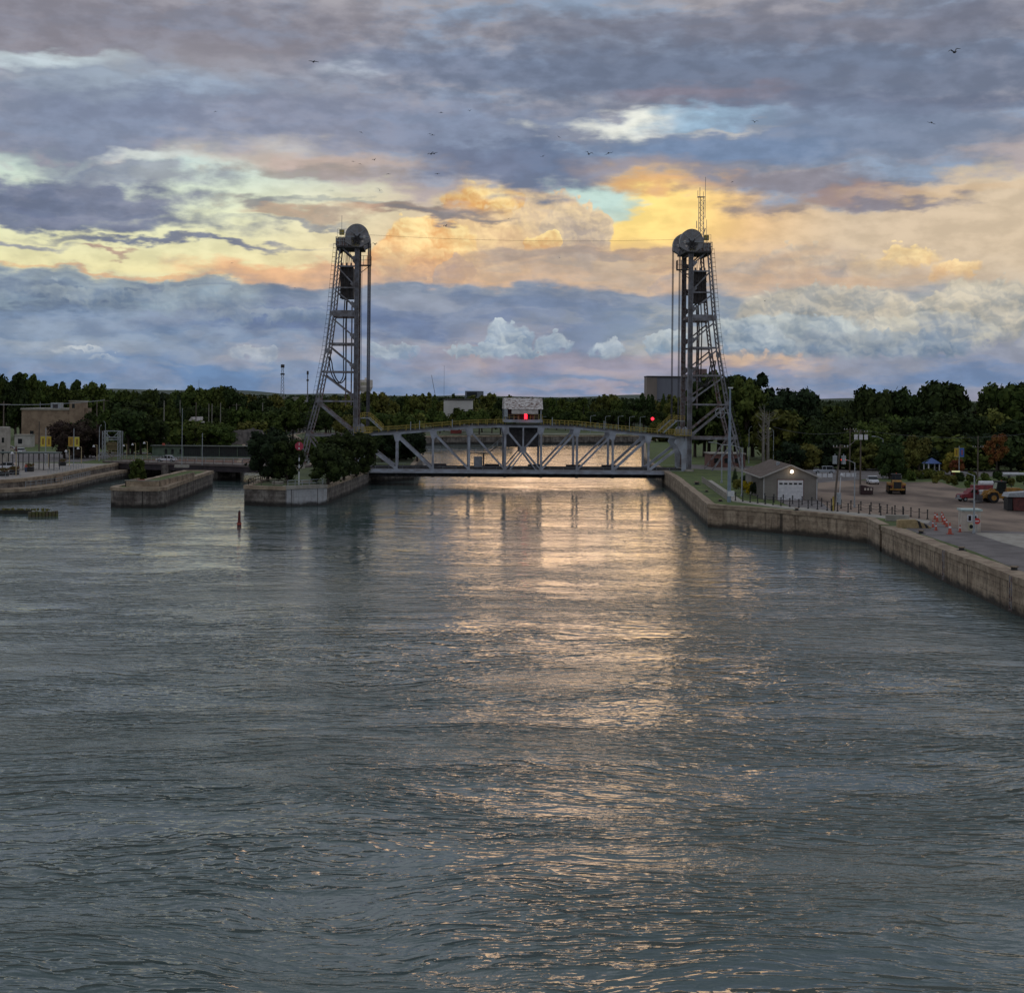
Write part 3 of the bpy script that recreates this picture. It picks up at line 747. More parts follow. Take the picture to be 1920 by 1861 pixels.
for x in (-2.0, -1.1, 2.2): MB().cyl((x, 1.1, 14.31), (x, 1.1, 15.1), .18, 8).build('motor', rusty, mh)
rail(MB(), [(-4.1, -.58, 14.3), (-1.0, -.58, 14.3)], 1.05, .9, .04).build('handrail', yel, mh)
rail(MB(), [(1.5, -.58, 14.3), (4.1, -.58, 14.3)], 1.05, .9, .04).build('handrail', yel, mh)
MB().b2(-3.65, 3.45, 2.2, TW - 2.2, 8.55, 12.6).build('machinery_room', steel_d, span)
MB().b2(-3.9, 3.7, 1.9, TW - 1.9, 8.4, 8.55).build('room_floor', black, span)
MB().b2(-8.6, -8.3, 1.2, 1.5, 3.3, 6.9).beam((-11.5, 1.5, 7.0), (-7.4, 1.5, 7.0), .12, 1.0).beam((-7.4, 1.5, 7.0), (-4.6, 1.5, 9.2), .16, .9).build('access_stair', steel_d, span)
rail(MB(), [(-11.5, 1.0, 7.05), (-7.4, 1.0, 7.05), (-4.6, 1.0, 9.3)], 1.0, 1.4, .035).build('handrail', galv, span)
MB().b2(-10.5, -8.7, 1.6, 3.2, 3.31, 6.2).build('equipment_cabin', pm('cabin_grey', '8e9197', '7a7d83', 1, .7), span)
for x, z in ((-22.3, 12.0), (-24.2, 11.8), (-15.3, 12.3), (6.2, 13.0), (17.4, 12.3)): MB().beam((x, -.5, z), (x, -.5, z + 1.9), .16).build('lamp_stub', galv, span)

# ------------------------------------------------------------------ towers (built at the left end and mirrored)
RL = [(-39.8, 52.7), (-41.2, 36.7), (-42.2, 28.7), (-44.2, 18.1), (-46.1, 10.9), (-47.6, 4.0)]     # sloped back leg, (x, z)
def rlx(z):
    for (x0, z0), (x1, z1) in zip(RL[:-1], RL[1:]):
        if z0 >= z >= z1: return x0 + (x1 - x0) * (z0 - z) / (z0 - z1)
    return RL[-1][0] if z < 5 else RL[0][0]
VX = -36.0
def tower(s_, name, label):
    T = thing(name, label, 'tower', BO, YAW)
    f = -s_          # s_=-1 keeps x, s_=+1 mirrors
    X = lambda x: x * f
    def P(x, y, z): return (X(x), y, z)
    for yi, y in enumerate((0.0, TW)):
        legm = steel_t if yi == 0 else rusty  # far plane browner: its dim, underlit look is put into the colour
        m_ = MB(); m_.beam(P(VX, y, 3.45), P(VX, y, 52.9), .9, .25); m_.beam(P(VX - .42, y - .1, 3.45), P(VX - .42, y - .1, 52.9), .14, .8); m_.beam(P(VX + .42, y - .1, 3.45), P(VX + .42, y - .1, 52.9), .14, .8)
        lg = m_.build('front_leg', legm, T)
        m_ = MB()
        for k in range(34): m_.box(P(VX, y - .52, 5 + k * 1.4), (.9, .05, .08))
        m_.build('leg_batten', legm, lg)
        m_ = MB()
        for (x0, z0), (x1, z1) in zip(RL[:-1], RL[1:]): lattice(m_, P(x0, y, z0), P(x1, y, z1), .6, .26, .9, .5)
        bl = m_.build('back_leg', legm, T)
        for x1, z1 in RL[1:]: MB().box(P(x1, y, z1), (.95, .56, .9)).build('gusset_plate', legm, bl)
        MB().box(P(RL[-1][0], y, 3.75), (1.8, 1.6, .6)).box(P(VX, y, 3.65), (1.9, 1.6, .45)).build('footing', conc_l, T)
        for z, hgt in ((46.8, .3), (42.2, .3), (36.7, 1.35), (30.2, .42), (24.2, .36), (17.9, .36), (10.6, .55)):
            MB().beam(P(VX - .4, y, z), P(rlx(z) + .2, y, z), hgt, .35).build('crossbeam', legm, T)
        for za, zb in ((51.2, 48.2), (46.6, 42.6), (41.6, 38.3), (35.6, 31.6), (29.7, 25.2), (23.6, 18.8), (17.6, 11.2)):
            MB().beam(P(rlx(za) + .2, y, za), P(VX - .35, y, zb), .3 if za > 18 else .5, .25).build('brace', legm, T)
        MB().beam(P(rlx(10.4) + .2, y, 10.4), P(VX - 5.0, y, 3.6), .35, .25).build('brace', legm, T)
        m_ = MB()                                     # small plates at the joints on the front leg
        for z in (48.2, 42.6, 38.3, 31.6, 25.2, 18.8, 11.2): m_.prism([(X(VX - .5), z - .6), (X(VX - 1.5), z + .5), (X(VX - .5), z + .9)], y - .16, y + .16)
        m_.build('gusset_plate', legm, T)
    # members across, between the two planes
    for z in (50.5, 36.7, 24.2, 10.6):
        MB().beam(P(VX, .5, z), P(VX, TW - .5, z), .5).beam(P(rlx(z), .3, z), P(rlx(z), TW - .3, z), .4).build('cross_strut', rusty, T)
    # machinery deck and sheaves
    dk = MB().b2(min(X(-40.4), X(-34.6)), max(X(-40.4), X(-34.6)), -.9, TW + .9, 50.7, 51.1).build('top_deck', steel_d, T)
    MB().b2(min(X(-40.2), X(-36.9)), max(X(-40.2), X(-36.9)), -.7, -.5, 51.12, 52.9).build('side_plate', rusty, dk)
    for q in range(4): MB().box(P(-39.6 + q * .85, 1.6, 52.0), (.5, 1.2, 1.7)).build('machinery_cabinet', steel_d, dk)
    MB().b2(min(X(-37.2), X(-35.5)), max(X(-37.2), X(-35.5)), -1.05, -.9, 51.0, 53.0).build('yellow_panel', yel, dk)
    for kx in (-.35, .35):
        for kz in (.5, 1.1, 1.6): MB().box(P(-36.3 + kx, -1.07, 51.1 + kz), (.3, .06, .3)).build('panel_opening', black, dk)
    rr = rail(MB(), [P(-40.5, -.85, 51.1), P(-37.2, -.85, 51.1)], 1.9, .8, .05); rail(rr, [P(-40.5, -.85, 51.1), P(-40.5, TW + .8, 51.1)], 1.9, 1.4, .05); rr.build('handrail', galv, dk)
    rail(MB(), [P(-40.2, -.7, 52.95), P(-37.9, -.7, 52.95)], 1.7, .8, .035).build('handrail', galv, dk)
    MB().box(P(-39.3, -.2, 54.0), (1.0, .8, 1.1)).build('beacon_box', yel, dk)
    MB().beam(P(-39.3, -.3, 54.3), P(-39.3, -.3, 57.6), .08).build('whip_aerial', galv, dk)
    for y in (-.2, TW + .2):
        sx = X(VX); cz = 52.9; m_ = MB(); n = 20; r = 2.55
        poly = [(sx + r * math.cos(math.pi * i / n), cz + .2 + r * 1.06 * math.sin(math.pi * i / n)) for i in range(n + 1)] + [(sx - r, cz - 1.0), (sx - r * .35, cz - 2.0), (sx + r * .35, cz - 2.0), (sx + r, cz - 1.0)]
        m_.prism(poly, y - .85, y + .85); hd = m_.build('sheave_hood', pm('hood_paint', '8d8a8f', '77716f', .8, .5, world=True), T)
        m_ = MB()
        for a0 in (40, 140, 90): m_.beam((sx, y - .9, cz + .3), (sx + 2.45 * math.cos(R(a0)), y - .9, cz + .3 + 2.5 * math.sin(R(a0))), .1)
        m_.beam((sx - 2.5, y - .9, cz + .1), (sx + 2.5, y - .9, cz + .1), .14); m_.build('hood_rib', galv, hd)
        m_ = MB(); 
        for a0 in range(0, 360, 60): m_.beam((sx, y - 1.0, cz - .4), (sx + 1.3 * math.cos(R(a0)), y - 1.0, cz - .4 + 1.3 * math.sin(R(a0))), .28, .1)
        m_.cyl((sx, y - 1.05, cz - .4), (sx, y - .86, cz - .4), .75, 14); m_.build('sheave_bearing', steel_d, hd)
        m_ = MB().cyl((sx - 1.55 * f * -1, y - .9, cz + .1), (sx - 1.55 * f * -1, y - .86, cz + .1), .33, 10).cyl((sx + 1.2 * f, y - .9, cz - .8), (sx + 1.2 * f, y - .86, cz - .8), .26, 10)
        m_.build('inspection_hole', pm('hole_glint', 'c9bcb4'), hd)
    # inspection balcony on the span side, under the sheaves
    m_ = MB().b2(min(X(-35.4), X(-33.0)), max(X(-35.4), X(-33.0)), -.8, 1.2, 46.9, 47.1); m_.beam(P(-33.2, -.7, 46.9), P(-35.4, -.7, 45.2), .14)
    bal = m_.build('balcony', steel_d, T); rail(MB(), [P(-35.4, -.75, 47.1), P(-33.0, -.75, 47.1), P(-33.0, 1.1, 47.1)], 1.9, .7, .05).build('handrail', steel_d, bal)
    # suspension ropes down to the lifting brackets, and to the counterweight
    for y in (-.2, TW + .2):
        for k, dx in enumerate((-.32, -.1, .12, .34)):
            MB().cyl(P(-33.55 + dx * .4, y + (k % 2) * .3 - .15, 12.6), P(-33.55 + dx * .4, y + (k % 2) * .3 - .15, 52.6), .05, 6).build('lift_rope', ropem, T)
            MB().cyl(P(-38.2 + dx * 2.2, y + .5 + (k % 2) * .2, 47.0), P(-38.35 + dx * .6, y + (k % 2) * .3, 52.6), .05, 6).build('counterweight_rope', ropem, T)
    MB().cyl(P(-34.9, -.4, 10), P(-34.9, -.4, 47), .05, 5).build('guide_cable', ropem, T)
    # ladder with cage hoops up the outside of the back leg
    m_ = MB(); zz = 5.0; last = None
    while zz < 52.5:
        x = rlx(zz) - .95; m_.beam(P(x + .45, -.35, zz), P(x - .15, -.35, zz), .06, .5); m_.beam(P(x - .15, -.6, zz), P(x - .15, -.1, zz), .05)
        if last:
            for q in (.45, -.15): m_.beam(P(last[0] + q, -.35, last[1]), P(x + q, -.35, zz), .055)
        last = (x, zz); zz += .95
    m_.build('caged_ladder', steel_d, T)
    # hanging power cables looping inside the frame
    for y, dx in ((2.0, 0), (2.5, .5), (6.5, .25)):
        for x0, x1, zt, zb in ((-40.9 + dx, -38.9 + dx, 30, 22.4),):
            pts = [P(-38.6 + dx, y, 40.0), P(-38.9 + dx, y, 34.5)]
            for i in range(13):
                t = math.pi * i / 12; pts.append(P(-40.1 + dx + 1.35 * math.cos(t) - (.35 if i > 6 else 0) * (i - 6) / 6, y, 24.0 - 2.2 * math.sin(t) + (0 if i < 7 else (i - 6) * .35)))
            pts += [P(-42.0 + dx * .3, y, 27.5)]
            MB().tube(pts, .13, 6).build('power_cable', black, T)
    for x in (-38.4, -37.2): MB().beam(P(x, 4.5, 17), P(x, 4.5, 39.6), .28, .28).build('guide_rail', rusty, T)
    return T
towL = tower(-1, 'lift_tower', 'left steel lattice tower of the lift bridge, trees around its foot')
towR = tower(1, 'lift_tower', 'right steel lattice tower of the lift bridge, radio mast on its top')
for s_, lab in ((-1, 'dark ribbed counterweight hanging high inside the left bridge tower'), (1, 'dark ribbed counterweight hanging high inside the right bridge tower')):
    cw = thing('counterweight', lab, 'counterweight', bw(s_ * 38.25, 0, 39.6), YAW)
    MB().b2(-1.35, 1.35, .9, TW - .9, .55, 7.2).build('block', pm('cw_brown', '4b4341', '38302f', 1.2, .8), cw)
    m_ = MB()
    for x in (-1.15, -.4, .4, 1.15): m_.b2(x - .1, x + .1, .72, .9, .3, 7.3)
    for z in (.3, 2.6, 4.9, 7.1): m_.b2(-1.4, 1.4, .66, .72, z, z + .22)
    m_.build('rib', steel_d, cw)
    m_ = MB()
    for x in (-1.0, 0, 1.0):
        for y in (1.2, TW - 1.2): m_.box((x, y, 7.6), (.3, .5, .8))
    m_.build('rope_socket', rusty, cw)
# right tower extras
am = thing('radio_mast', 'slim lattice radio mast with aerials on top of the right tower', 'mast', bw(38.6, 3, 53.0), YAW)
m_ = MB()
for dx, dy in ((-.55, -.5), (.55, -.5), (0, .6)): m_.beam((dx, dy, -2), (dx, dy, 10.2), .13)
for k in range(9):
    z = k * 1.1
    m_.beam((-.55, -.5, z), (.55, -.5, z + 1.1), .07); m_.beam((.55, -.5, z), (0, .6, z + 1.1), .07); m_.beam((-.6, -.5, z), (.6, -.5, z), .08)
m_.build('lattice', galv, am)
m_ = MB(); m_.box((0, 0, 10.2), (1.6, 1.4, .1)); m_.beam((-.7, 0, 10.2), (-.7, 0, 11.6), .1); m_.beam((-.25, 0, 10.2), (-.25, 0, 12.3), .12); m_.beam((.5, 0, 10.2), (.5, 0, 11.4), .1)
m_.beam((.95, 0, 5.6), (.95, 0, 14.6), .09); m_.beam((-.9, 0, 3.4), (-.9, 0, 5.0), .14); m_.beam((.5, 0, 9.4), (1.0, 0, 9.4), .08); m_.beam((.5, 0, 6), (1.0, 0, 6), .08); m_.beam((.55, 0, 2.0), (1.0, 0, 3.4), .2)
m_.build('aerial', galv, am)
MB().beam((1.1, -1, 0), (1.1, -1, 5.2), .08).build('whip_aerial', galv, am)
o = MB().tube([bw(-34.5, 4, 54.0).lerp(bw(34.5, 4, 54.0), i / 12) - Vector((0, 0, .8 * 4 * (i / 12) * (1 - i / 12))) for i in range(13)], .025, 5).build('tie_cable', ropem)
tag(o, 'thin cable strung between the tops of the two bridge towers', 'cable')
# piers under the towers
for s_, lab in ((-1, 'low concrete abutment under the left end of the lift span'), (1, 'low concrete abutment under the right end of the lift span')):
    p_ = thing('abutment', lab, 'abutment', bw(s_ * 37.2, 4.5, 0), YAW)
    MB().b2(-3.6, 3.6, -6.5, 7.5, -2, 2.75).build('body', wall_d, p_); MB().b2(-3.6, 3.6, -5.5, 6.5, 2.753, 3.3).build('bearing_shelf', conc_l, p_)

# ------------------------------------------------------------------ helpers for small things
def hgt(p, top_py): return H + (742 + (0) - top_py + (p.x * FPX / p.y) * ROLL) * p.y / FPX - p.z     # height whose tip is seen at that photo row
def lamp(px, pyb, pyt, arm, label, mat=galv, head='lamp_off', group=None, face=-1, r=.11):
    "curved-arm street lamp; arm length in metres, negative to the left"
    p = on(px, pyb); h = hgt(p, pyt); o = thing('street_lamp', label, 'street lamp', p, 0, group)
    MB().cyl((0, 0, 0), (0, 0, h * .94), r, 8, r * .6).cyl((0, 0, 0), (0, 0, .4), r * 1.6, 8).build('pole', mat, o)
    pts = [(0, 0, h * .93)] + [(arm * t, 0, h * .93 + h * .07 * math.sin(t * 1.57)) for t in (.25, .5, .75, 1)]
    MB().tube(pts, r * .45, 6).build('arm', mat, o)
    hd = MB().box((arm * 1.12, 0, h), (abs(arm) * .45, .3, .16)).build('lamp_head', MATS.get(head) or galv, o)
    return o
emit('lamp_lit_red', 'ff3a20', 3.0); emit('lamp_lit_warm', 'ffe3c0', 6.0); emit('lamp_lit_pale', 'd8dba0', .45)
def utility(px, pyb, pyt, label, arms=((.0, 2.2),), lean=0.0, cans=0, group=None, mat=None):
    p = on(px, pyb); h = hgt(p, pyt); o = thing('utility_pole', label, 'utility pole', p, 0, group); T = Vector((lean, 0, h))
    MB().cyl((0, 0, 0), T, .17, 8, .11).build('pole', mat or wood, o)
    for dz, w in arms:
        MB().beam((lean - w / 2, -.12, h - .4 - dz), (lean + w / 2, -.12, h - .4 - dz), .12, .1).build('crossarm', wood, o)
        m_ = MB()
        for k in (-1, -.55, .55, 1): m_.cyl((lean + k * w * .46, -.12, h - .34 - dz), (lean + k * w * .46, -.12, h - .1 - dz), .05, 6)
        m_.build('insulator', white, o)
    for k in range(cans):
        s_ = -1 if k % 2 else 1
        MB().cyl((s_ * .62 + lean * .8, -.1, h - 2.8), (s_ * .62 + lean * .8, -.1, h - 1.6), .33, 10).cyl((s_ * .62 + lean * .8, -.1, h - 1.6), (s_ * .62 + lean * .8, -.1, h - 1.35), .06, 6).build('transformer', galv, o)
    return o, p + T
def car(px, pyb, rz, label, mat, L=4.5, W=1.8, hh=1.5, suv=False, group=None, z=ZL + .01):
    p = on(px, pyb, z); o = thing('car', label, 'car', p, rz, group); a = L / 2; top = hh; sh = hh * .58
    lo = [(-a, .35), (-a, sh * .8), (-a * .93, sh), (a * .45, sh), (a * .92, sh * .86), (a, sh * .62), (a, .35)]
    MB().prism(lo, -W / 2, W / 2).build('body', mat, o, bevel=.05)
    r0, r1 = (-a * .92, -a * .8) if suv else (-a * .78, -a * .5)
    m_ = MB(); vs = []
    for y, k in ((-W / 2 * .96, 1), (-W / 2 * .78, 0), (W / 2 * .78, 0), (W / 2 * .96, 1)):
        pass
    cab = [(r0, sh), (r1, top - .06), (a * .1, top - .06), (a * .47, sh)]
    for y0, y1 in ((-W * .45, W * .45),): m_.prism(cab, y0, y1)
    m_.build('window', glass_d, o)
    MB().prism([(r1 - .05, top - .07), (r1 + .1, top), (a * .06, top), (a * .14, top - .07)], -W * .44, W * .44).build('roof', mat, o)
    m_ = MB()
    for x in (r1, -a * .18, a * .12): m_.box((x + (.1 if x > 0 else 0), -W * .452, (sh + top) / 2), (.09, .03, top - sh)).box((x + (.1 if x > 0 else 0), W * .452, (sh + top) / 2), (.09, .03, top - sh))
    m_.build('pillar', mat, o)
    for x in (-a * .62, a * .62):
        for y in (-W / 2 + .06, W / 2 - .06):
            w_ = MB().cyl((x, y - .11, .34), (x, y + .11, .34), .34, 14).build('wheel', rubber, o); MB().cyl((x, y - .125, .34), (x, y + .125, .34), .2, 10).build('rim', galv, w_)
    for y in (-W * .36, W * .36):
        MB().box((a - .04, y, sh * .74), (.12, .32, .14)).build('headlight', white, o); MB().box((-a + .02, y, sh * .8), (.08, .26, .16)).build('tail_light', red, o)
    return o

# ------------------------------------------------------------------ right bank: garage
gp = on(1431, 936.5); gq = on(1531, 937); GW = gq.x - gp.x
gar = thing('garage', 'grey clad garage with a brown gable roof and a white overhead door', 'garage', ((gp.x + gq.x) / 2, gp.y, ZL), R(-1))
clad = pm('cladding', '8d877f', '827c75', .4, .7); hw = GW / 2; ze = 3.65; zr = 5.45; D = 21.0
shg = pm('brown_shingle', '6b5d55', '55493f', 1.2, .95, bump=.3)
g_ = MB().prism([(-hw, 0), (hw, 0), (hw, ze), (0, zr), (-hw, ze)], 0, D).build('wall', clad, gar)
m_ = MB()
for k in range(41): m_.b2(-hw + .1 + k * (GW - .2) / 40 - .015, -hw + .1 + k * (GW - .2) / 40 + .015, -.02, -.004, .05, ze - .05)
for k in range(50): m_.b2(-hw - .02, -hw - .004, .2 + k * .27, .23 + k * .27, .05, ze - .05)
m_.build('cladding_rib', pm('cladding_dark', '6f6a64', '6a655f'), g_)
m_ = MB()
for s_ in (-1, 1):
    m_.add([(0, -.45, zr + .14), (0, D + .3, zr + .14), (s_ * (hw + .5), D + .3, ze - .1), (s_ * (hw + .5), -.45, ze - .1), (0, -.45, zr + .02), (0, D + .3, zr + .02), (s_ * (hw + .5), D + .3, ze - .22), (s_ * (hw + .5), -.45, ze - .22)], [(0, 1, 2, 3), (4, 7, 6, 5), (0, 3, 7, 4), (1, 5, 6, 2), (2, 6, 7, 3), (0, 4, 5, 1)])
rf = m_.build('roof', shg, gar)
MB().beam((0, -.5, zr + .06), (-hw - .5, -.5, ze - .16), .2, .07).beam((0, -.5, zr + .06), (hw + .5, -.5, ze - .16), .2, .07).b2(-hw - .6, -hw - .5, -.4, D, ze - .26, ze - .1).build('fascia', pm('trim', 'b5b0aa', 'a8a39d'), rf)
MB().box((-.9, 7.0, 5.3), (.5, .5, .8)).build('vent', galv, rf)
dw = 2.0
MB().b2(-dw - .12, dw + .12, -.07, -.024, 0, 3.27).build('door_frame', pm('door_trim', '6e4c42', '5f4339'), gar)
dr = MB().b2(-dw, dw, -.12, -.073, .02, 3.12).build('overhead_door', white, gar)
m_ = MB()
for k in range(1, 5): m_.b2(-dw, dw, -.128, -.122, k * .62, k * .62 + .02)
m_.build('panel_joint', galv, dr)
for k in range(5): MB().b2(-1.76 + k * .76, -1.24 + k * .76, -.135, -.122, 2.42, 2.7).build('window', black, dr)
MB().b2(hw - .16, hw - .06, -.12, -.02, .1, ze - .2).build('downpipe', white, gar); MB().b2(-hw + .05, -hw + .13, -.1, -.02, .1, ze - .2).build('downpipe', white, gar)
MB().ball((.1, -.72, 4.5), .26, 10, 8).build('floodlight', MATS['lamp_lit_warm'], gar); MB().b2(.02, .18, -.5, -.0, 4.55, 4.7).build('lamp_bracket', galv, gar)
bb = thing('brick_building', 'low brown brick building half hidden behind the right bridge tower', 'building', on(1368, 876), R(3))
MB().b2(-4.4, 3.6, 0, 8, 0, 3.0).build('wall', pm('red_brick', '7d5a50', '674a42', .8, .9), bb); MB().b2(-4.6, 3.8, -.2, 8.2, 3.003, 3.25).build('roof', conc_l, bb)
for k in range(3): MB().b2(-3.6 + k * 2.4, -2.6 + k * 2.4, -.05, -.01, 1.0, 2.1).build('window', glass_d, bb)

# poles and lamps on the right bank
lamp(1353, 905, 829, -1.9, 'grey street lamp with a curved arm beside the footpath railing', r=.13)
lamp(1391, 931, 834, -2.3, 'tall pale street lamp standing before the yellow shrubs', r=.14)
lamp(1404, 868, 800, .5, 'slim lamp pole in the dark trees behind the garage roof', r=.1)
lamp(1450, 872, 803, -.9, 'small street lamp rising behind the garage ridge', head='lamp_lit_pale', r=.1)
lamp(1602, 951, 862, -1.5, 'street lamp with a glowing red head beside the utility pole with transformers', head='lamp_lit_red', r=.11)
lamp(1826, 1000, 884, -2.0, 'pale street lamp standing right in front of the white kiosk', head='lamp_lit_pale', r=.13)
lamp(1655, 897, 818, -1.7, 'street lamp at the edge of the yard with its arm over the road', r=.1)
mt = on(1367, 941); mh_ = hgt(mt, 727)
o = thing('steel_mast', 'tall light blue steel mast standing by the footpath, in front of the right tower', 'mast', mt)
bluesteel = pm('blue_steel', '8795a6', '76838f', 1, .5)
MB().cyl((0, 0, 0), (0, 0, mh_ * .55), .3, 10, .22).cyl((0, 0, mh_ * .55), (0, 0, mh_), .22, 10, .12).build('pole', bluesteel, o)
MB().b2(-.3, .4, -.2, .2, mh_ - .1, mh_ + .12).b2(-.25, .75, -.35, .35, .9, 1.7).build('equipment_box', white, o)
for k in range(5): pass
MB().cyl((-1.5, -.2, mh_ * .78), (-1.5, .0, mh_ * .78), .12, 8).tube([(-1.5 + .75 * math.cos(a * .5236), -.1, mh_ * .78 + .75 * math.sin(a * .5236)) for a in range(13)], .05).beam((-2.25, -.1, mh_ * .78), (-.75, -.1, mh_ * .78), .06).beam((-1.5, -.1, mh_ * .78 - .75), (-1.5, -.1, mh_ * .78 + .75), .06).beam((-.75, -.1, mh_ * .78), (0, 0, mh_ * .78), .1).build('wheel_bracket', galv, o)
u1, t1 = utility(1563, 957, 833, 'leaning wooden utility pole with two grey transformers, near the quay edge', lean=.9, cans=2)
MB().ball((1.05, -.2, 5.1), .24, 8, 6).beam((.75, -.1, .8), (.95, -.1, 5.0), .1).build('white_lamp', white, u1)
MB().b2(.35, .95, -.55, -.2, .9, 2.6).build('meter_cabinet', galv, u1)
yp = thing('marker_post', 'short yellow post at the foot of the leaning utility pole', 'post', on(1562.3, 958)); MB().cyl((0, 0, 0), (0, 0, 2.1), .12, 8).build('post', yel, yp); MB().b2(-.35, -.15, -.1, .1, 0, .8).build('bracket', black, yp)
u2, t2 = utility(1613, 908, 806, 'double utility pole with pale square boxes on its crossarm', arms=((0, 2.6),), cans=0)
for s_ in (-1, 0, 1): MB().box((s_ * .95, -.2, 8.9), (.62, .3, .95)).build('meter_box', white, u2)
utility(1593, 893, 802, 'thin utility pole behind the one with square boxes', arms=((0, 2.6),))
utility(1833, 898, 817, 'wooden cross-shaped utility pole beside the autumn tree', arms=((1.9, 2.2),))
for i, (x, b, t, l) in enumerate([(1429, 873, 776, 'bare grey pole in front of the dark trees, nearest the bridge tower'), (1437, 873, 770, 'thicker bare pole beside the leafless snag behind the garage')]): utility(x, b, t, l, arms=())
for a, b, l in ((t1, t2, 'wire sagging from the leaning transformer pole to the double pole'), (t2, at(1930, 812, 330), 'wire running from the double pole over the yard out of sight'), (t2, at(1450, 800, 360), 'wire crossing the dark trees towards the bare poles')):
    pts = [a.lerp(b, i / 10) - Vector((0, 0, 1.2 * 4 * (i / 10) * (1 - i / 10))) for i in range(11)]
    tag(MB().tube(pts, .03, 5).build('overhead_wire', ropem), l, 'wire')

# chain posts along the quay edge
def pole_line(P, n):
    L = [0]; 
    for a, b in zip(P[:-1], P[1:]): L.append(L[-1] + (b - a).length)
    out = []
    for i in range(n):
        d = L[-1] * i / (n - 1)
        for k in range(len(P) - 1):
            if d <= L[k + 1] + 1e-6: out.append(P[k].lerp(P[k + 1], (d - L[k]) / (L[k + 1] - L[k]))); break
    return out
post = None
for row, (P, n) in enumerate((([on(1379, 938.5), on(1466, 948.5), on(1547, 956.5), on(1620, 963), on(1694, 969.5)], 19), ([on(1434, 940), on(1551, 950.5), on(1640, 959), on(1739, 973)], 19))):
    pts = pole_line(P, n); lb = ['black chain post in the row nearer the water', 'black chain post in the row nearer the yard'][row]; gr = 'chain posts along the quay edge'
    for i, p in enumerate(pts):
        if post is None:
            post = thing('chain_post', lb, 'post', p, 0, gr); MB().cyl((0, 0, 0), (0, 0, 1.15), .075, 8).ball((0, 0, 1.2), .12, 8, 6).cyl((0, 0, 0), (0, 0, .12), .16, 8).build('post', black, post); ptree = family(post)
        else: dup(post, p, label=lb, group=gr, tree=ptree)
    m_ = MB()
    for a, b in zip(pts[:-1], pts[1:]): m_.tube([a.lerp(b, t / 4) + Vector((0, 0, .95 - .22 * 4 * (t / 4) * (1 - t / 4))) for t in range(5)], .025, 4)
    tag(m_.build('chain', black), ['chain slung between the posts nearest the water', 'chain slung between the posts nearest the yard'][row], 'chain')
# footpath railing
P0_, P1_ = on(1316, 904), on(1364, 939)
o = thing('path_railing', 'pale railing with close bars along the footpath below the right tower', 'railing', (0, 0, 0))
d_ = P1_ - P0_; m_ = MB(); rail(m_, [P0_, P1_], 1.1, 1.6, .035, mid=False); m_.beam(P0_ + Vector((0, 0, .15)), P1_ + Vector((0, 0, .15)), .05)
n = int(d_.length / .45)
for i in range(n): q = P0_ + d_ * (i / n); m_.beam(q + Vector((0, 0, .15)), q + Vector((0, 0, 1.1)), .03)
m_.build('rail', pm('rail_beige', '9d958c', '8a837b'), o)
# mooring bollards on the coping
bol = None
for x, y, s_ in ((1306.6, 908.5, .8), (1325, 922, .8), (1350.5, 940, .9), (1494, 957, .9), (1727, 1000, 1.0), (1803, 1032, 1.0), (1901.6, 1070, 1.1)):
    p = on(x, y); lb = 'low dark iron mooring bollard with a pale flat cap on the grass verge' if x < 1600 else 'rusty square mooring bollard on the asphalt near the quay edge'
    if bol is None:
        bol = thing('mooring_bollard', lb, 'bollard', p, 0, 'mooring bollards on the quay'); MB().cyl((0, 0, 0), (0, 0, .45), .42, 12, .36).b2(-.65, .65, -.45, .45, -.0, .1).build('body', black, bol); MB().cyl((0, 0, .45), (0, 0, .6), .55, 12, .5).build('cap', pm('bollard_cap', '6e5a48', '8f8270', 3, .9), bol); btree = family(bol)
    else: dup(bol, p, label=lb, group='mooring bollards on the quay', scale=s_ * .72, tree=btree)
# concrete blocks
o = thing('concrete_block', 'long plain grey concrete block standing before the chain posts', 'block', on(1683, 977), R(-8)); MB().b2(-1.5, 1.5, 0, .9, 0, .8).build('block', conc_l, o, bevel=.05)
o = thing('ramp_block', 'beige wedge block with two black stripes beside the cones', 'block', on(1714, 990), R(-6))
beige = pm('beige_paint', 'a9946c', '8f7c5a', 2, .9)
MB().prism([(-2.0, 0), (2.1, 0), (2.1, .2), (.2, 1.05), (-1.7, 1.0), (-2.0, .9)], 0, 1.3).build('body', beige, o, bevel=.02)
m_ = MB()
for q in (.35, 1.15):       # painted down the slope and over the front edge
    x0, x1 = q, q + .36; zf = lambda x: 1.05 - (x - .2) * .85 / 1.9 + .012
    m_.add([(x0, -.012, zf(x0)), (x1, -.012, zf(x1)), (x1 + .25, 1.3, zf(x1 + .25)), (x0 + .25, 1.3, zf(x0 + .25))], [(0, 1, 2, 3)])
    m_.add([(x0, -.012, zf(x0) - .01), (x1, -.012, zf(x1) - .01), (x1 + .3, -.012, .05), (x0 + .3, -.012, .05)], [(0, 1, 2, 3)])
m_.build('stripe', black, o)
# ladders let into the near quay wall
for yy, l in ((164.0, 'rusty iron ladder down the pale quay wall nearest the kiosk'), (140.5, 'rusty iron ladder down the pale quay wall at the right edge')):
    xx = 45.7 + (yy - 138) * 1.1 / 57.4 - .12; o = thing('wall_ladder', l, 'ladder', (xx - .18, yy, .3)); m_ = MB(); m_.beam((0, -.28, 0), (0, -.28, 3.2), .08).beam((0, .28, 0), (0, .28, 3.2), .08)
    for k in range(10): m_.beam((0, -.28, .15 + k * .31), (0, .28, .15 + k * .31), .05)
    m_.build('ladder', rusty, o)
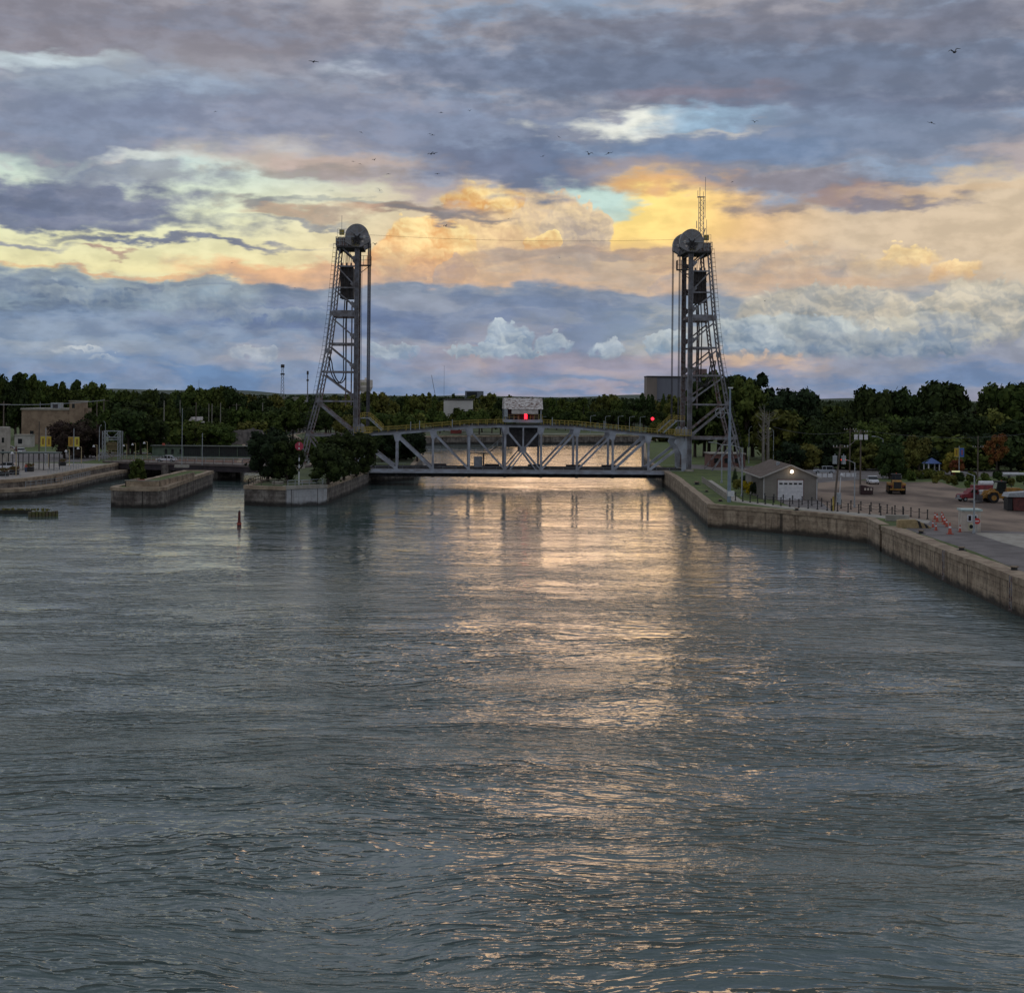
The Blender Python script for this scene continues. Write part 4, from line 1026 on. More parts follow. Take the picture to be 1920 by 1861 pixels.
# kiosk
ko = thing('kiosk', 'small white gate kiosk with a flat roof behind a street lamp', 'kiosk', on(1821, 997), R(-3))
kb = pm('kiosk_panel', 'c3b8ac', 'b0a598', 1.5, .7)
MB().b2(-1.1, 1.15, 0, 2.0, 0, 2.55).build('wall', kb, ko); MB().b2(-1.25, 1.3, -.15, 2.15, 2.55, 2.75).build('roof', pm('kiosk_roof', 'b5c9c6', 'a3b6b3', 2, .5), ko)
for x in (-.2, .45): w_ = MB().b2(x - .3, x + .3, -.04, -.01, 1.25, 2.1).build('window', white, ko); MB().b2(x - .16, x + .16, -.06, -.045, 1.38, 1.98).build('pane', glass_d, w_)
nt_ = MB().b2(-.35, .3, -.05, -.01, .2, 1.05).build('notice', pm('notice', 'c9c4a8', 'b6b190', 4), ko); MB().cyl((-.02, -.07, .65), (-.02, -.052, .65), .24, 12).build('symbol', glass_d, nt_)
o = thing('no_entry_sign', 'round red no entry sign with a white bar on the lamp post by the kiosk', 'road sign', on(1831, 999) + Vector((0, -.1, 0)))
MB().cyl((0, 0, 0), (0, 0, 1.9), .04, 6).build('pole', galv, o); MB().cyl((0, -.08, 1.45), (0, -.04, 1.45), .38, 18).build('disc', pm('sign_red', 'c23a36', 'b83330'), o); MB().b2(-.24, .24, -.1, -.081, 1.38, 1.52).build('bar', white, o)
# cones
cone = None; CP = [(1753, 973, 1.25, 0), (1757, 978, 1.2, 0), (1749, 988, .9, 0), (1755, 994, .95, 0), (1768, 978, 1.15, 0), (1771, 983, 1.1, 0), (1775, 987, 1.0, 0), (1781, 1001, 1.45, 0), (1800, 997, .95, 0), (1766, 972, 1.0, 0)]
for x, y, s_, _ in CP:
    lb = 'tall orange delineator with a weighted foot, nearest the water' if x == 1781 else ('single orange cone beside the white kiosk' if x == 1800 else 'orange traffic cone in the cluster on the asphalt by the ramp block')
    p = on(x, y, ZL + .012)
    if cone is None:
        cone = thing('traffic_cone', lb, 'traffic cone', p, 0, 'orange cones on the asphalt'); MB().b2(-.24, .24, -.24, .24, 0, .05).build('base', orange, cone); MB().cyl((0, 0, .051), (0, 0, .95), .17, 12, .05).build('cone', orange, cone); MB().cyl((0, 0, .5), (0, 0, .66), .118, 12, .098).build('white_band', white, cone); ctree = family(cone)
    else: dup(cone, p, label=lb, group='orange cones on the asphalt', scale=s_, tree=ctree)

# wheel loaders
def loader(p, rz, label, name='wheel_loader'):
    o = thing(name, label, 'wheel loader', p, rz)
    for x in (-1.6, 1.6):
        for y in (-1.1, 1.1):
            w_ = MB().cyl((x, y - .33, .82), (x, y + .33, .82), .82, 18).build('wheel', rubber, o); MB().cyl((x, y - .35, .82), (x, y + .35, .82), .42, 12).build('rim', cyellow, w_)
    MB().b2(-3.3, -.4, -.75, .75, .9, 2.2).prism([(-3.35, 1.0), (-3.35, 1.9), (-2.8, 2.35), (-.6, 2.35), (-.6, 1.0)], -.78, .78).build('engine_cover', cyellow, o, bevel=.05)
    MB().b2(-3.42, -3.36, -.62, .62, 1.05, 2.15).build('grille', black, o)
    m_ = MB(); m_.prism([(-2.6, 1.55), (-2.4, 1.85), (-.9, 1.85), (-.6, 1.4), (-.75, 1.35), (-1.0, 1.68), (-2.3, 1.68), (-2.45, 1.5)], .8, 1.45); m_.prism([(-2.6, 1.55), (-2.4, 1.85), (-.9, 1.85), (-.6, 1.4), (-.75, 1.35), (-1.0, 1.68), (-2.3, 1.68), (-2.45, 1.5)], -1.45, -.8)
    m_.prism([(.7, 1.4), (1.0, 1.85), (2.2, 1.85), (2.5, 1.4), (2.35, 1.35), (2.1, 1.68), (1.1, 1.68), (.85, 1.35)], .8, 1.45); m_.prism([(.7, 1.4), (1.0, 1.85), (2.2, 1.85), (2.5, 1.4), (2.35, 1.35), (2.1, 1.68), (1.1, 1.68), (.85, 1.35)], -1.45, -.8)
    m_.build('mudguard', cyellow, o)
    MB().b2(-.5, 2.3, -.6, .6, .7, 1.5).b2(-3.4, -.5, -1.2, 1.2, .75, 1.0).build('chassis', cyellow, o)
    cb = MB().prism([(-.55, 1.5), (-.5, 3.2), (.75, 3.2), (1.0, 2.2), (1.0, 1.5)], -.72, .72).build('cab', glass_d, o)
    MB().b2(-.68, .9, -.82, .82, 3.2, 3.36).build('cab_roof', black, cb)
    m_ = MB()
    for x, x2 in ((-.55, -.5), (.98, .76)):
        for y in (-.73, .73): m_.beam((x, y, 1.5), (x2, y, 3.22), .1)
    m_.build('cab_frame', black, cb); MB().cyl((-.1, 0, 3.37), (-.1, 0, 3.55), .09, 8).build('beacon', orange, cb)
    for y in (-.55, .55): MB().prism([(1.0, 1.9), (1.3, 2.2), (3.0, 1.2), (3.7, .6), (3.5, .35), (2.6, .9), (1.5, 1.6)], y - .1, y + .1).build('lift_arm', cyellow, o)
    MB().prism([(3.5, .1), (3.4, 1.2), (3.6, 1.25), (3.75, .35), (4.6, .14), (4.6, .05)], -1.45, 1.45).build('bucket', steel_d, o)
    for y in (-.95, .95): MB().b2(-3.38, -3.34, y - .16, y + .16, 1.3, 1.55).build('tail_light', red, o)
    MB().cyl((-1.6, .3, 2.35), (-1.6, .3, 3.0), .06, 8).build('exhaust', steel_d, o)
    return o
loader(on(1680, 925), R(80), 'yellow wheel loader seen from behind, parked in the middle of the gravel yard')
loader(on(1876, 942), R(184), 'yellow wheel loader seen from the side with a dark cab, beside the red truck')
# red truck, trailer, container, skip
tk = thing('truck', 'red truck with a rounded bonnet and a white cab stripe, nose to the left', 'truck', on(1826, 941) + Vector((0, 1.8, 0)), R(196))
rt = pm('truck_red', '8a3138', '63262b', 1.5, .5)
MB().prism([(.3, .7), (.3, 2.2), (.9, 2.25), (1.2, 1.75), (2.7, 1.6), (2.95, 1.3), (2.95, .7)], -1.1, 1.1).build('bonnet', rt, tk, bevel=.08)
MB().prism([(-1.3, .7), (-1.3, 2.75), (.2, 2.75), (.75, 1.9), (.75, .7)], -1.12, 1.12).build('cab', rt, tk, bevel=.06); MB().prism([(.1, 1.9), (.1, 2.55), (.3, 2.55), (.76, 1.92)], -1.14, 1.14).b2(-1.0, -.2, -1.14, 1.14, 1.85, 2.5).build('window', glass_d, tk)
MB().b2(2.9, 3.1, -1.1, 1.1, .55, .85).build('bumper', galv, tk); MB().b2(2.94, 3.02, -.5, .5, .9, 1.4).build('grille', galv, tk); MB().b2(-4.2, -1.35, -1.15, 1.15, .9, 1.2).build('flat_bed', steel_d, tk); MB().b2(-3.9, -1.6, -.9, .9, 1.2, 2.3).build('load', white, tk)
for x in (1.9, -2.9):
    for y in (-.95, .95): w_ = MB().cyl((x, y - .16, .5), (x, y + .16, .5), .5, 14).build('wheel', rubber, tk); MB().cyl((x, y - .17, .5), (x, y + .17, .5), .28, 10).build('rim', galv, w_)
tk.scale = (.74,) * 3
tr = thing('trailer', 'red trailer with white tank and covers parked behind the yellow loader', 'trailer', on(1862, 926) + Vector((0, 3, 0)), R(4))
MB().b2(-4.0, 4.2, -1.0, 1.0, .9, 1.9).build('body', rt, tr); MB().cyl((-2.2, 0, 2.3), (1.6, 0, 2.3), .62, 14).build('tank', white, tr); MB().prism([(1.8, 1.9), (1.8, 2.9), (3.9, 2.6), (3.9, 1.9)], -.8, .8).build('cover', rt, tr)
for x in (-2.6, 2.8):
    for y in (-.9, .9): MB().cyl((x, y - .14, .48), (x, y + .14, .48), .48, 12).build('wheel', rubber, tr)
tr.scale = (.72,) * 3
pp = thing('pipe_stack', 'long white pipe lying above the bushes at the far side of the yard', 'pipe', on(1925, 905) + Vector((0, 2, 0))); MB().cyl((-4, 0, 1.6), (8, 0, 1.6), .3, 10).build('pipe', white, pp); MB().b2(-3, -2.6, -.2, .2, 0, 1.3).b2(4, 4.4, -.2, .2, 0, 1.3).build('stand', steel_d, pp)
sk = thing('machine_container', 'small dark brown container with pale openings near the utility poles', 'container', on(1625.5, 927.5), R(-5))
MB().prism([(-1.05, .1), (1.0, .1), (1.05, 1.25), (.5, 1.3), (-.3, 1.55), (-1.05, 1.6)], 0, 1.6).build('body', pm('dark_maroon', '3d2426', '2c1b1d', 2, .7), sk, bevel=.03)
for k in range(3): MB().b2(-.45 + k * .5, -.15 + k * .5, -.03, -.005, .75, 1.15).build('opening', kb, sk)
dm = thing('skip_container', 'rusty skip with a grey sloping cover at the edge of the yard', 'container', on(1916, 958), R(2))
MB().prism([(-1.2, .1), (2.0, .1), (2.1, 2.0), (-1.3, 2.0)], 0, 2.0).build('body', pm('skip_rust', '6d3a36', '4a2b2a', 1.5, .85), dm); MB().prism([(-2.2, 2.05), (-1.9, 2.6), (2.2, 2.9), (2.2, 2.05)], -.3, 2.3).build('cover', galv, dm); MB().b2(-2.0, -1.35, .1, 1.9, .1, 1.9).build('black_drum', black, dm)
car(1636, 907, R(-95), 'white car parked nose-on by the double utility pole', white)
car(1545, 888, R(174), 'silver estate car on the road behind the garage', pm('silver', 'a9adb3', '9fa3a9', 2, .3), suv=True, hh=1.65)
car(1900, 875, R(2), 'white car half hidden by bushes at the far right', white)
for x, y, l in ((1546, 898, 'low pale barrier beside the silver car'), (1590, 897, 'row of white notice boards on the grass beyond the yard')):
    o = thing('barrier', l, 'barrier', on(x, y)); m_ = MB()
    for k in range(3): m_.b2(-1.5 + k * 1.1, -.6 + k * 1.1, -.05, .05, .35, 1.15)
    m_.build('board', white, o); MB().beam((-1.4, 0, 0), (-1.4, 0, 1.2), .08).beam((1.6, 0, 0), (1.6, 0, 1.2), .08).build('post', galv, o)
gz = thing('gazebo', 'open gazebo with a blue tent roof among the trees', 'gazebo', on(1751, 890), R(8))
m_ = MB()
for x in (-1.2, 1.2):
    for y in (0, 2.4): m_.b2(x - .1, x + .1, y - .1, y + .1, 0, 2.4)
m_.build('post', white, gz); MB().add([(-1.6, -.4, 2.4), (1.6, -.4, 2.4), (1.6, 2.8, 2.4), (-1.6, 2.8, 2.4), (0, 1.2, 3.6)], [(0, 1, 4), (1, 2, 4), (2, 3, 4), (3, 0, 4), (3, 2, 1, 0)]).build('roof', pm('blue_canvas', '4a639a', '3f5688'), gz)
rail(MB(), [(-1.2, 0, 0), (1.2, 0, 0)], .8, .8, .03).build('railing', white, gz)
def banners(px, pyb, pyt, b0, b1, w, colors, label):
    p = on(px, pyb); h = hgt(p, pyt); o = thing('banner_pole', label, 'banner pole', p)
    MB().cyl((0, 0, 0), (0, 0, h), .09, 8).build('pole', galv, o); z1, z0 = hgt(p, b0), hgt(p, b1)
    for s_, c in zip((-1, 1), colors):
        m_ = MB(); a, b = sorted((s_ * .12, s_ * w)); m_.b2(a, b, -.02, .02, z0, z1); bn = m_.build('banner', pm('banner_' + c, c, c), o)
        MB().beam((s_ * .05, 0, z1 + .03), (s_ * w, 0, z1 + .03), .05).beam((s_ * .05, 0, z0 - .03), (s_ * w, 0, z0 - .03), .05).build('arm', galv, o)
        MB().b2(a + w * .3, b - w * .25, -.035, -.022, z0 + (z1 - z0) * .2, z1 - (z1 - z0) * .2).build('emblem', pm('emblem_' + c, '8a6a2a' if c != '3f64b0' else '9a5a6a'), bn)
    return o
banners(1798, 897, 836, 840, 856, 1.0, ('b79a30', '3f64b0'), 'banner pole with one yellow and one blue banner among the right bank trees')

# ------------------------------------------------------------------ left bank
banners(85.5, 872, 802, 818, 837, 1.15, ('c4b040', 'bda035'), 'pair of yellow banners on a pole in front of the tan building')
banners(138, 873, 803, 819, 837, 1.2, ('a8862f', 'c2b344'), 'pair of mustard banners on a pole in front of the dark shrub')
cream = pm('cream_post', 'b5a37c', 'a3926d', 2, .6)
for x, b, t, l in ((30, 892, 846, 'cream promenade lamp closest to the water at the far left'), (91, 875, 847, 'promenade lamp beside the middle of the pergola'), (130, 874, 843, 'promenade lamp at the inner end of the pergola'), (152.5, 869, 838, 'cream promenade lamp between the banners and the lattice gantry'),
                   (181.7, 863, 834, 'promenade lamp just left of the lattice gantry'), (237.5, 859, 833, 'cream lamp just right of the lattice gantry'), (254, 858, 831, 'cream lamp above the white car on the road bridge'), (276, 860, 828, 'cream lamp at the end of the green pavilion')):
    p = on(x, b); h = hgt(p, t); o = thing('promenade_lamp', l, 'street lamp', p); MB().cyl((0, 0, 0), (0, 0, h), .1, 8, .07).build('pole', cream, o)
    MB().beam((0, 0, h), (-.75, 0, h), .1).build('arm', cream, o); MB().cyl((-.75, 0, h - .45), (-.75, 0, h), .34, 8, .1).build('lamp_shade', white, o)
gt = thing('lattice_gantry', 'small grey lattice gantry straddling the end of the road bridge', 'gantry', on(209, 862), R(0)); k_ = on(209, 862).y / FPX
W_ = 14.5 * k_; hh_ = hgt(on(209, 862), 808); m_ = MB()
for x in (-W_, W_):
    for y in (0, 1.6): m_.beam((x - .35, y, 0), (x - .35, y, hh_), .16); m_.beam((x + .35, y, 0), (x + .35, y, hh_), .16)
    for q in range(7): m_.beam((x - .35, 0, q * hh_ / 7), (x + .35, 0, (q + 1) * hh_ / 7), .08)
m_.build('column', galv, gt); m_ = MB()
for z in (hh_, hh_ * .78, hh_ * .7): m_.beam((-W_, 0, z), (W_, 0, z), .16); m_.beam((-W_, 1.6, z), (W_, 1.6, z), .16)
m_.beam((-W_, 0, hh_), (-.3, 0, hh_ * .78), .12); m_.beam((W_, 0, hh_), (.3, 0, hh_ * .78), .12); m_.build('crossbeam', galv, gt)
m_ = MB()
for z in (hh_ * .5, hh_ * .28): m_.beam((-W_ + .4, .3, z), (W_ - .4, .3, z), .16)
m_.beam((-W_ + .6, .3, hh_ * .28), (0, .3, .5), .14); m_.beam((W_ - .6, .3, hh_ * .28), (0, .3, .5), .14); m_.b2(-W_ + .5, W_ - .5, .5, .6, hh_ * .33, hh_ * .62); m_.build('gate_panel', pm('gate_bronze', '7d6f4d', '5f543a', 2, .7), gt)
lamp(186, 864, 797, .35, 'tall thin lamp mast beside the lattice gantry', r=.12)
lamp(197, 860, 790, -.3, 'thin mast rising out of the lattice gantry', r=.1)
# road bridge over the weir channels
A, B = Vector((-92.5, 350, 0)), Vector((-45.5, 333.5, 0)); dv_ = B - A; rb = thing('road_bridge', 'low flat road bridge with a light railing crossing the weir channels', 'bridge', A, math.atan2(dv_.y, dv_.x)); Lb = dv_.length
MB().b2(0, Lb, 0, 9, 3.3, 3.72).build('deck', pm('deck_edge', '6f625e', '5d514e', 1, .9, world=True), rb); m_ = MB().b2(0, Lb, .25, .6, 2.1, 3.297).b2(0, Lb, 8.4, 8.75, 2.1, 3.297).b2(0, Lb, 4.2, 4.6, 2.1, 3.297)
m_.build('girder', pm('bridge_girder', '40363a', '2f292b', 1.2, .8), rb)
rail(MB(), [(0, .12, 3.72), (Lb, .12, 3.72)], 1.05, 2.4, .05).build('railing', pm('rail_rose', '75625e', '665552'), rb); rail(MB(), [(0, 8.85, 3.72), (Lb, 8.85, 3.72)], 1.05, 2.4, .05).build('railing', galv, rb)
MB().b2(15.5, 17.2, -.3, 9, -2, 3.29).b2(24.5, 29, -.3, 9, -2, 2.09).build('bridge_pier', wall_d, rb); MB().b2(0, Lb, .7, 1.4, 3.723, 3.9).build('pavement', conc_l, rb)
pd = on(319, 881); o = thing('flag_mast', 'tall thin mast on a concrete base at the end of the stone pier', 'mast', (pd.x, 331, 3.4)); hm = hgt(Vector((pd.x, 331, 3.4)), 765)
MB().cyl((0, 0, .5), (0, 0, hm), .09, 6, .05).build('pole', galv, o); MB().b2(-1.5, 1.5, -.6, .6, 0, .6).build('base', conc_l, o)
o = thing('lamp_mast', 'shorter thin mast just right of the tall one on the bridge', 'mast', at(379, 872, 338)); MB().cyl((0, 0, 0), (0, 0, 7), .08, 6).build('pole', galv, o)
# green pavilion
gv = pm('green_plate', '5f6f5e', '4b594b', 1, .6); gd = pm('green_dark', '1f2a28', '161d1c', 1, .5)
px0, px1 = on(285, 858.5), on(478, 858.5); Lp = px1.x - px0.x; pv = thing('green_pavilion', 'long low green pavilion with arched windows and dark open bays', 'pavilion', px0, 0)
MB().b2(0, 7.5, 0, 3, .3, 2.9).build('wall', gv, pv)
for x in (3.4, 5.0, 7.0): MB().b2(x - .32, x + .32, -.04, -.01, 1.0, 2.0).cyl((x, -.04, 2.0), (x, -.01, 2.0), .32, 12).build('window', black, pv)
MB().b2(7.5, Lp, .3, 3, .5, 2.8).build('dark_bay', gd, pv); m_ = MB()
x = 7.6
while x < Lp: m_.b2(x - .09, x + .09, .0, .12, .3, 2.85); x += 4.4
m_.b2(7.5, Lp, -.05, .1, .3, .55); m_.build('frame', gv, pv); m_ = MB(); x = 8
while x < Lp: m_.b2(x - .04, x + .04, .22, .29, .5, 2.7); x += .55
m_.build('bar', black, pv); MB().b2(-.4, Lp + .2, -.5, 3.4, 2.9, 3.1).build('roof', pm('pavilion_roof', '4d534d', '40463f'), pv); MB().b2(-.3, Lp, -.1, 3, 0, .295).build('plinth', conc_l, pv); MB().b2(2.2, 2.8, 1, 1.6, 3.1, 3.6).build('roof_vent', orange, pv)
sheet('brown_yard', pxs([(230, 861), (478, 861), (478, 872), (330, 871), (230, 868)]), ZL + .016, pm('brown_gravel', '7d5c48', '6a5040', .3, 1, world=True))
# tan building
tb0, tb1 = on(40, 832), on(146, 832); Yt = tb0.y; wt = tb1.x - tb0.x
tb = thing('tan_building', 'flat roofed tan brick building with a square tower at one end', 'building', tb0, 0); ht = hgt(tb0, 768)
MB().b2(0, wt, 0, 18, 0, ht).build('wall', brick_m, tb); MB().b2(-.3, wt + .3, -.3, 18.3, ht, ht + .5).build('parapet', conc_l, tb)
twx = (on(138, 832).x - tb0.x); MB().b2(twx, twx + 4.4, -.4, 4, 0, hgt(tb0, 752)).build('tower', brick_m, tb); MB().b2(twx - .2, twx + 4.6, -.6, 4.2, hgt(tb0, 752), hgt(tb0, 752) + .35).build('tower_cap', conc_l, tb); MB().b2(twx + .8, twx + 1.6, -.44, -.41, hgt(tb0, 764), hgt(tb0, 756)).build('window', glass_d, tb)
MB().b2(twx + 4.4, twx + 5.3, .5, 5, 0, hgt(tb0, 764)).build('buttress', brick_m, tb)
for x, w_, z0, z1 in ((2.6, 1.1, .3, 4.0), (12.0, 1.0, 1.2, 3.9), (14.4, .8, 1.6, 3.6)): MB().b2(x, x + w_, -.05, -.01, z0, z1).build('window', glass_d, tb)
ru = MB().b2(wt * .52, wt * .52 + 3.0, 2, 5, ht, ht + 2.2).build('roof_unit', galv, tb); MB().b2(wt * .52 + .6, wt * .52 + 2.2, 1.95, 1.99, ht + .6, ht + 1.9).build('grille', steel_d, ru)
MB().beam((wt * .3, 3, ht), (wt * .3, 3, ht + 2.4), .1).build('roof_aerial', galv, tb)
an = thing('annex', 'low grey annex in front of the tan building', 'building', on(27, 838)); MB().b2(0, 4.6, 0, 4, 0, 3.4).build('wall', pale_m, an); MB().b2(-.2, 4.8, -.2, 4.2, 3.4, 3.6).build('roof', conc_l, an); MB().b2(1, 2.2, -.04, -.01, 1, 2.4).build('window', glass_d, an)
tw = thing('concrete_tower', 'pale concrete kiosk tower cut by the left edge of the picture', 'building', on(-10, 871), 0); MB().b2(-1, 2.5, 0, 3, 0, hgt(on(-10, 871), 800)).build('wall', conc_l, tw, bevel=.25)
for z in (2.2, 4.8): MB().b2(1.5, 2.0, -.04, -.01, z, z + 1.1).build('window', glass_d, tw)
# pergola
pg = thing('pergola', 'long shade pergola with a flat grey green roof along the promenade', 'pergola', (-108, 314, ZL))
MB().b2(0, 15.6, 0, 4.2, 3.35, 3.6).build('roof', pm('canopy', '5e6863', '505954'), pg); m_ = MB()
for k in range(8):
    for y in (.2, 4.0): m_.b2(.3 + k * 2.1, .45 + k * 2.1, y, y + .15, 0, 3.35)
m_.build('post', steel_d, pg)
fl = [pm('flowers_red', '8f3230', '4f5a2a', 5, .9, hi=.55), pm('flowers_mixed', '7a3a4a', '3d4a25', 5, .9)]
pl = None
for x, y, l in ((27, 890, 'dark square planter with shrubs next to the closest promenade lamp'), (55, 884, 'dark planter box full of red flowers by the standing person'), (8, 893, 'dark planter at the far left end of the promenade edge'), (117, 873, 'dark planter tub at the inner end of the pergola')):
    p = on(x, y)
    if pl is None:
        pl = thing('planter', l, 'planter', p, 0, 'planters on the promenade'); MB().box((0, 0, .45), (1.5, 1.0, .9), 0, 1.1).build('box', black, pl); m_ = MB(); rn = random.Random(5)
        for k in range(90): m_.box((rn.uniform(-.75, .75), rn.uniform(-.5, .5), 1.0 + rn.random() * .6), (.2, .2, .12), rn.random() * 3)
        m_.build('flowers', fl[0], pl); pltree = family(pl)
    else: dup(pl, p, label=l, tree=pltree, scale=.9 if x > 60 else 1)
for a, b, l in (((-95.0, 270), (-90.0, 283.5), 'metal handrail along the coping by the closest promenade lamp'), ((-88.2, 294.5), (-89.0, 322), 'metal handrail along the inner promenade edge'),):
    o = thing('handrail', l, 'railing', (0, 0, 0)); rail(MB(), [(a[0], a[1], ZL + .1), (b[0], b[1], ZL + .1)], 1.05, 2.2, .035).build('rail', galv, o)
o = thing('ledge_railing', 'open railing on the lower stone ledge above the water', 'railing', (0, 0, 0)); rail(MB(), [(-87.6, 279.0, 2.0), (-85.0, 292, 2.0), (-86.6, 318, 2.0)], 1.1, 1.9, .04).build('rail', galv, o)
bd = thing('wall_board', 'dark board with pale ruled lines hung on the promenade wall', 'board', (-87.25, 296, 2.15), R(92)); MB().b2(0, 5.5, -.12, 0, 0, 1.05).build('board', brick_m, bd)
for k in range(3): MB().b2(1.6, 4.2, -.14, -.121, .3 + k * .25, .35 + k * .25).build('line', conc_l, bd)
car(10, 880, R(183), 'white car under the pergola at the far left', white, suv=True)
car(20, 846, R(5), 'cream car parked in front of the tan building', pm('cream_car', 'b8ad9c', 'a99f8f'), group=None)
car(40, 850, R(100), 'white car with a blue stripe parked nose-on before the tan building', white)
c_ = car(250, 866, R(176), 'white car driving over the low road bridge', white, z=3.73); c_.location = rb.matrix_basis @ Vector((14, 4, 3.73)) if False else (A + dv_ * .29 + Vector((1, 4, 3.73)))
for x, y, l in ((30, 862, 'closed dark red parasol behind the pergola'), (14, 858, 'furled maroon parasol beside the parked cars')):
    o = thing('parasol', l, 'parasol', on(x, y)); MB().cyl((0, 0, 0), (0, 0, 3.2), .04, 6).build('pole', galv, o); MB().cyl((0, 0, 1.4), (0, 0, 3.3), .38, 8, .08).build('canopy', pm('maroon', '5b2424', '4a1d1d'), o)

# log boom and buoy
lb = thing('log_boom', 'long weedy floating timber boom lying on the water near the promenade', 'boom', on(58, 960, .25), R(4)); wg_ = pm('boom_wood', '5d5244', '5a5c30', 1.5, .95, bump=.5)
MB().b2(-9.5, 0, -.7, .7, -.5, .35).build('dark_float', pm('boom_dark', '2d2c28', '3d3b2c', 2, .9), lb)
lb2 = thing('log_boom', 'short chunky end section of the floating timber boom, angled outwards', 'boom', on(57, 965, .3), R(24)); m_ = MB()
for k in range(9): m_.b2(-.3 + k * .5, .1 + k * .5, -.55, .55, -.4, .45 + (k % 3) * .05)
m_.build('timber', wg_, lb2); m_ = MB(); rn = random.Random(2)
for k in range(50): x = rn.uniform(-9, 3); m_.box((x, rn.uniform(-.5, .5), .42), (.3, .25, .2 + rn.random() * .25), rn.random())
m_.build('weeds', pm('weeds', '6f6a2c', '55521f', 3), lb)
by = thing('channel_buoy', 'slim dark red channel marker buoy standing in the water', 'buoy', on(448.5, 986, 0)); k_ = on(448.5, 986, 0).y / FPX; hb = 29.5 * k_
MB().cyl((0, 0, -.6), (0, 0, hb * .25), .34, 12, .3).cyl((0, 0, hb * .25), (0, 0, hb * .88), .22, 12, .18).build('body', pm('buoy_red', '6a2420', '4c1d1b', 2, .6), by); MB().cyl((0, 0, hb * .88), (0, 0, hb), .19, 12, .06).build('top', pm('buoy_cap', '3a1f1d'), by); MB().cyl((0, 0, hb * .1), (0, 0, hb * .2), .345, 12, .33).build('band', orange, by)

# island furniture
P_ = [on(461, 910.5), on(537, 912.5)]
o = thing('island_fence', 'dark picket fence at the blunt end of the island beside the big tree', 'fence', (0, 0, 0)); m_ = MB(); a, b = P_[0] + Vector((.4, .4, 0)), P_[1] + Vector((0, .6, 0)); rail(m_, [a, b], 1.15, 2.6, .07)
rail(m_, [a, a + Vector((0, 20, 0))], 1.15, 2.6, .07); m_.build('fence', pm('fence_wood', '5b5145', '473f36'), o)
o = thing('island_fence', 'pale metal fence along the island tip above the white wall section', 'fence', (0, 0, 0)); m_ = MB(); rail(m_, [Vector((-38.4, 266, ZL)), Vector((-34, 270, ZL)), Vector((-33.2, 272, ZL))], 1.1, 1.5, .05); m_.build('fence', galv, o)
o = thing('island_fence', 'thin railing along the island edge running back to the left tower', 'fence', (0, 0, 0)); m_ = MB(); rail(m_, [Vector((-33.1, 272.5, ZL)), Vector((-31.4, 321, ZL))], 1.1, 2.0, .04); m_.build('fence', galv, o)
sg = thing('channel_sign', 'red octagonal sign on a black and white striped pole at the island tip', 'sign', on(560.5, 909)); hs = hgt(on(560.5, 909), 826); m_ = MB(); 
for k in range(0, 12): (m_ if k % 2 else m_).cyl((0, 0, 0), (0, 0, .01), .01, 4)
k_ = on(560.5, 909).y / FPX; n_ = 9; zb = hs - 2.4
for k in range(n_):
    z0 = zb * k / n_; MB().cyl((0, 0, z0), (0, 0, zb * (k + 1) / n_), .11, 8).build('pole_band', white if k % 2 or k < 4 else black, sg)
n = 8; MB().prism([(.78 * math.cos(R(22.5 + 45 * i)), hs - .95 + .78 * math.sin(R(22.5 + 45 * i))) for i in range(8)], -.2, -.12).build('sign_plate', pm('sign_rose', 'b03a4e', '9c3244'), sg)
MB().b2(-.06, .06, -.225, -.203, hs - .85, hs - .35).b2(-.12, .12, -.225, -.203, hs - 1.5, hs - 1.2).build('mark', white, sg)
for x, y, l in ((520, 908, 'pale flat slab on the island grass behind the dark fence'), (574, 906, 'small pale block beside the striped sign pole')):
    o = thing('stone_slab', l, 'slab', on(x, y)); MB().b2(-1.0, 1.0, 0, .8, 0, .5).build('slab', conc_l, o, bevel=.05)
o = thing('warning_sign', 'red and white notice on the parapet of the stone pier', 'sign', on(263, 911.6) + Vector((0, .75, 0))); MB().b2(-.62, .62, -.1, 0, .2, 1.15).build('panel', pm('sign_salmon', 'b0574c', 'a64c43'), o); MB().b2(-.5, .5, -.12, -.101, .55, .64).b2(-.5, .5, -.12, -.101, .35, .42).b2(-.62, .62, -.12, -.101, .12, .22).build('white_line', white, o)
MB().b2(-.5, -.42, 0, .1, 0, .3).b2(.42, .5, 0, .1, 0, .3).build('leg', galv, o)

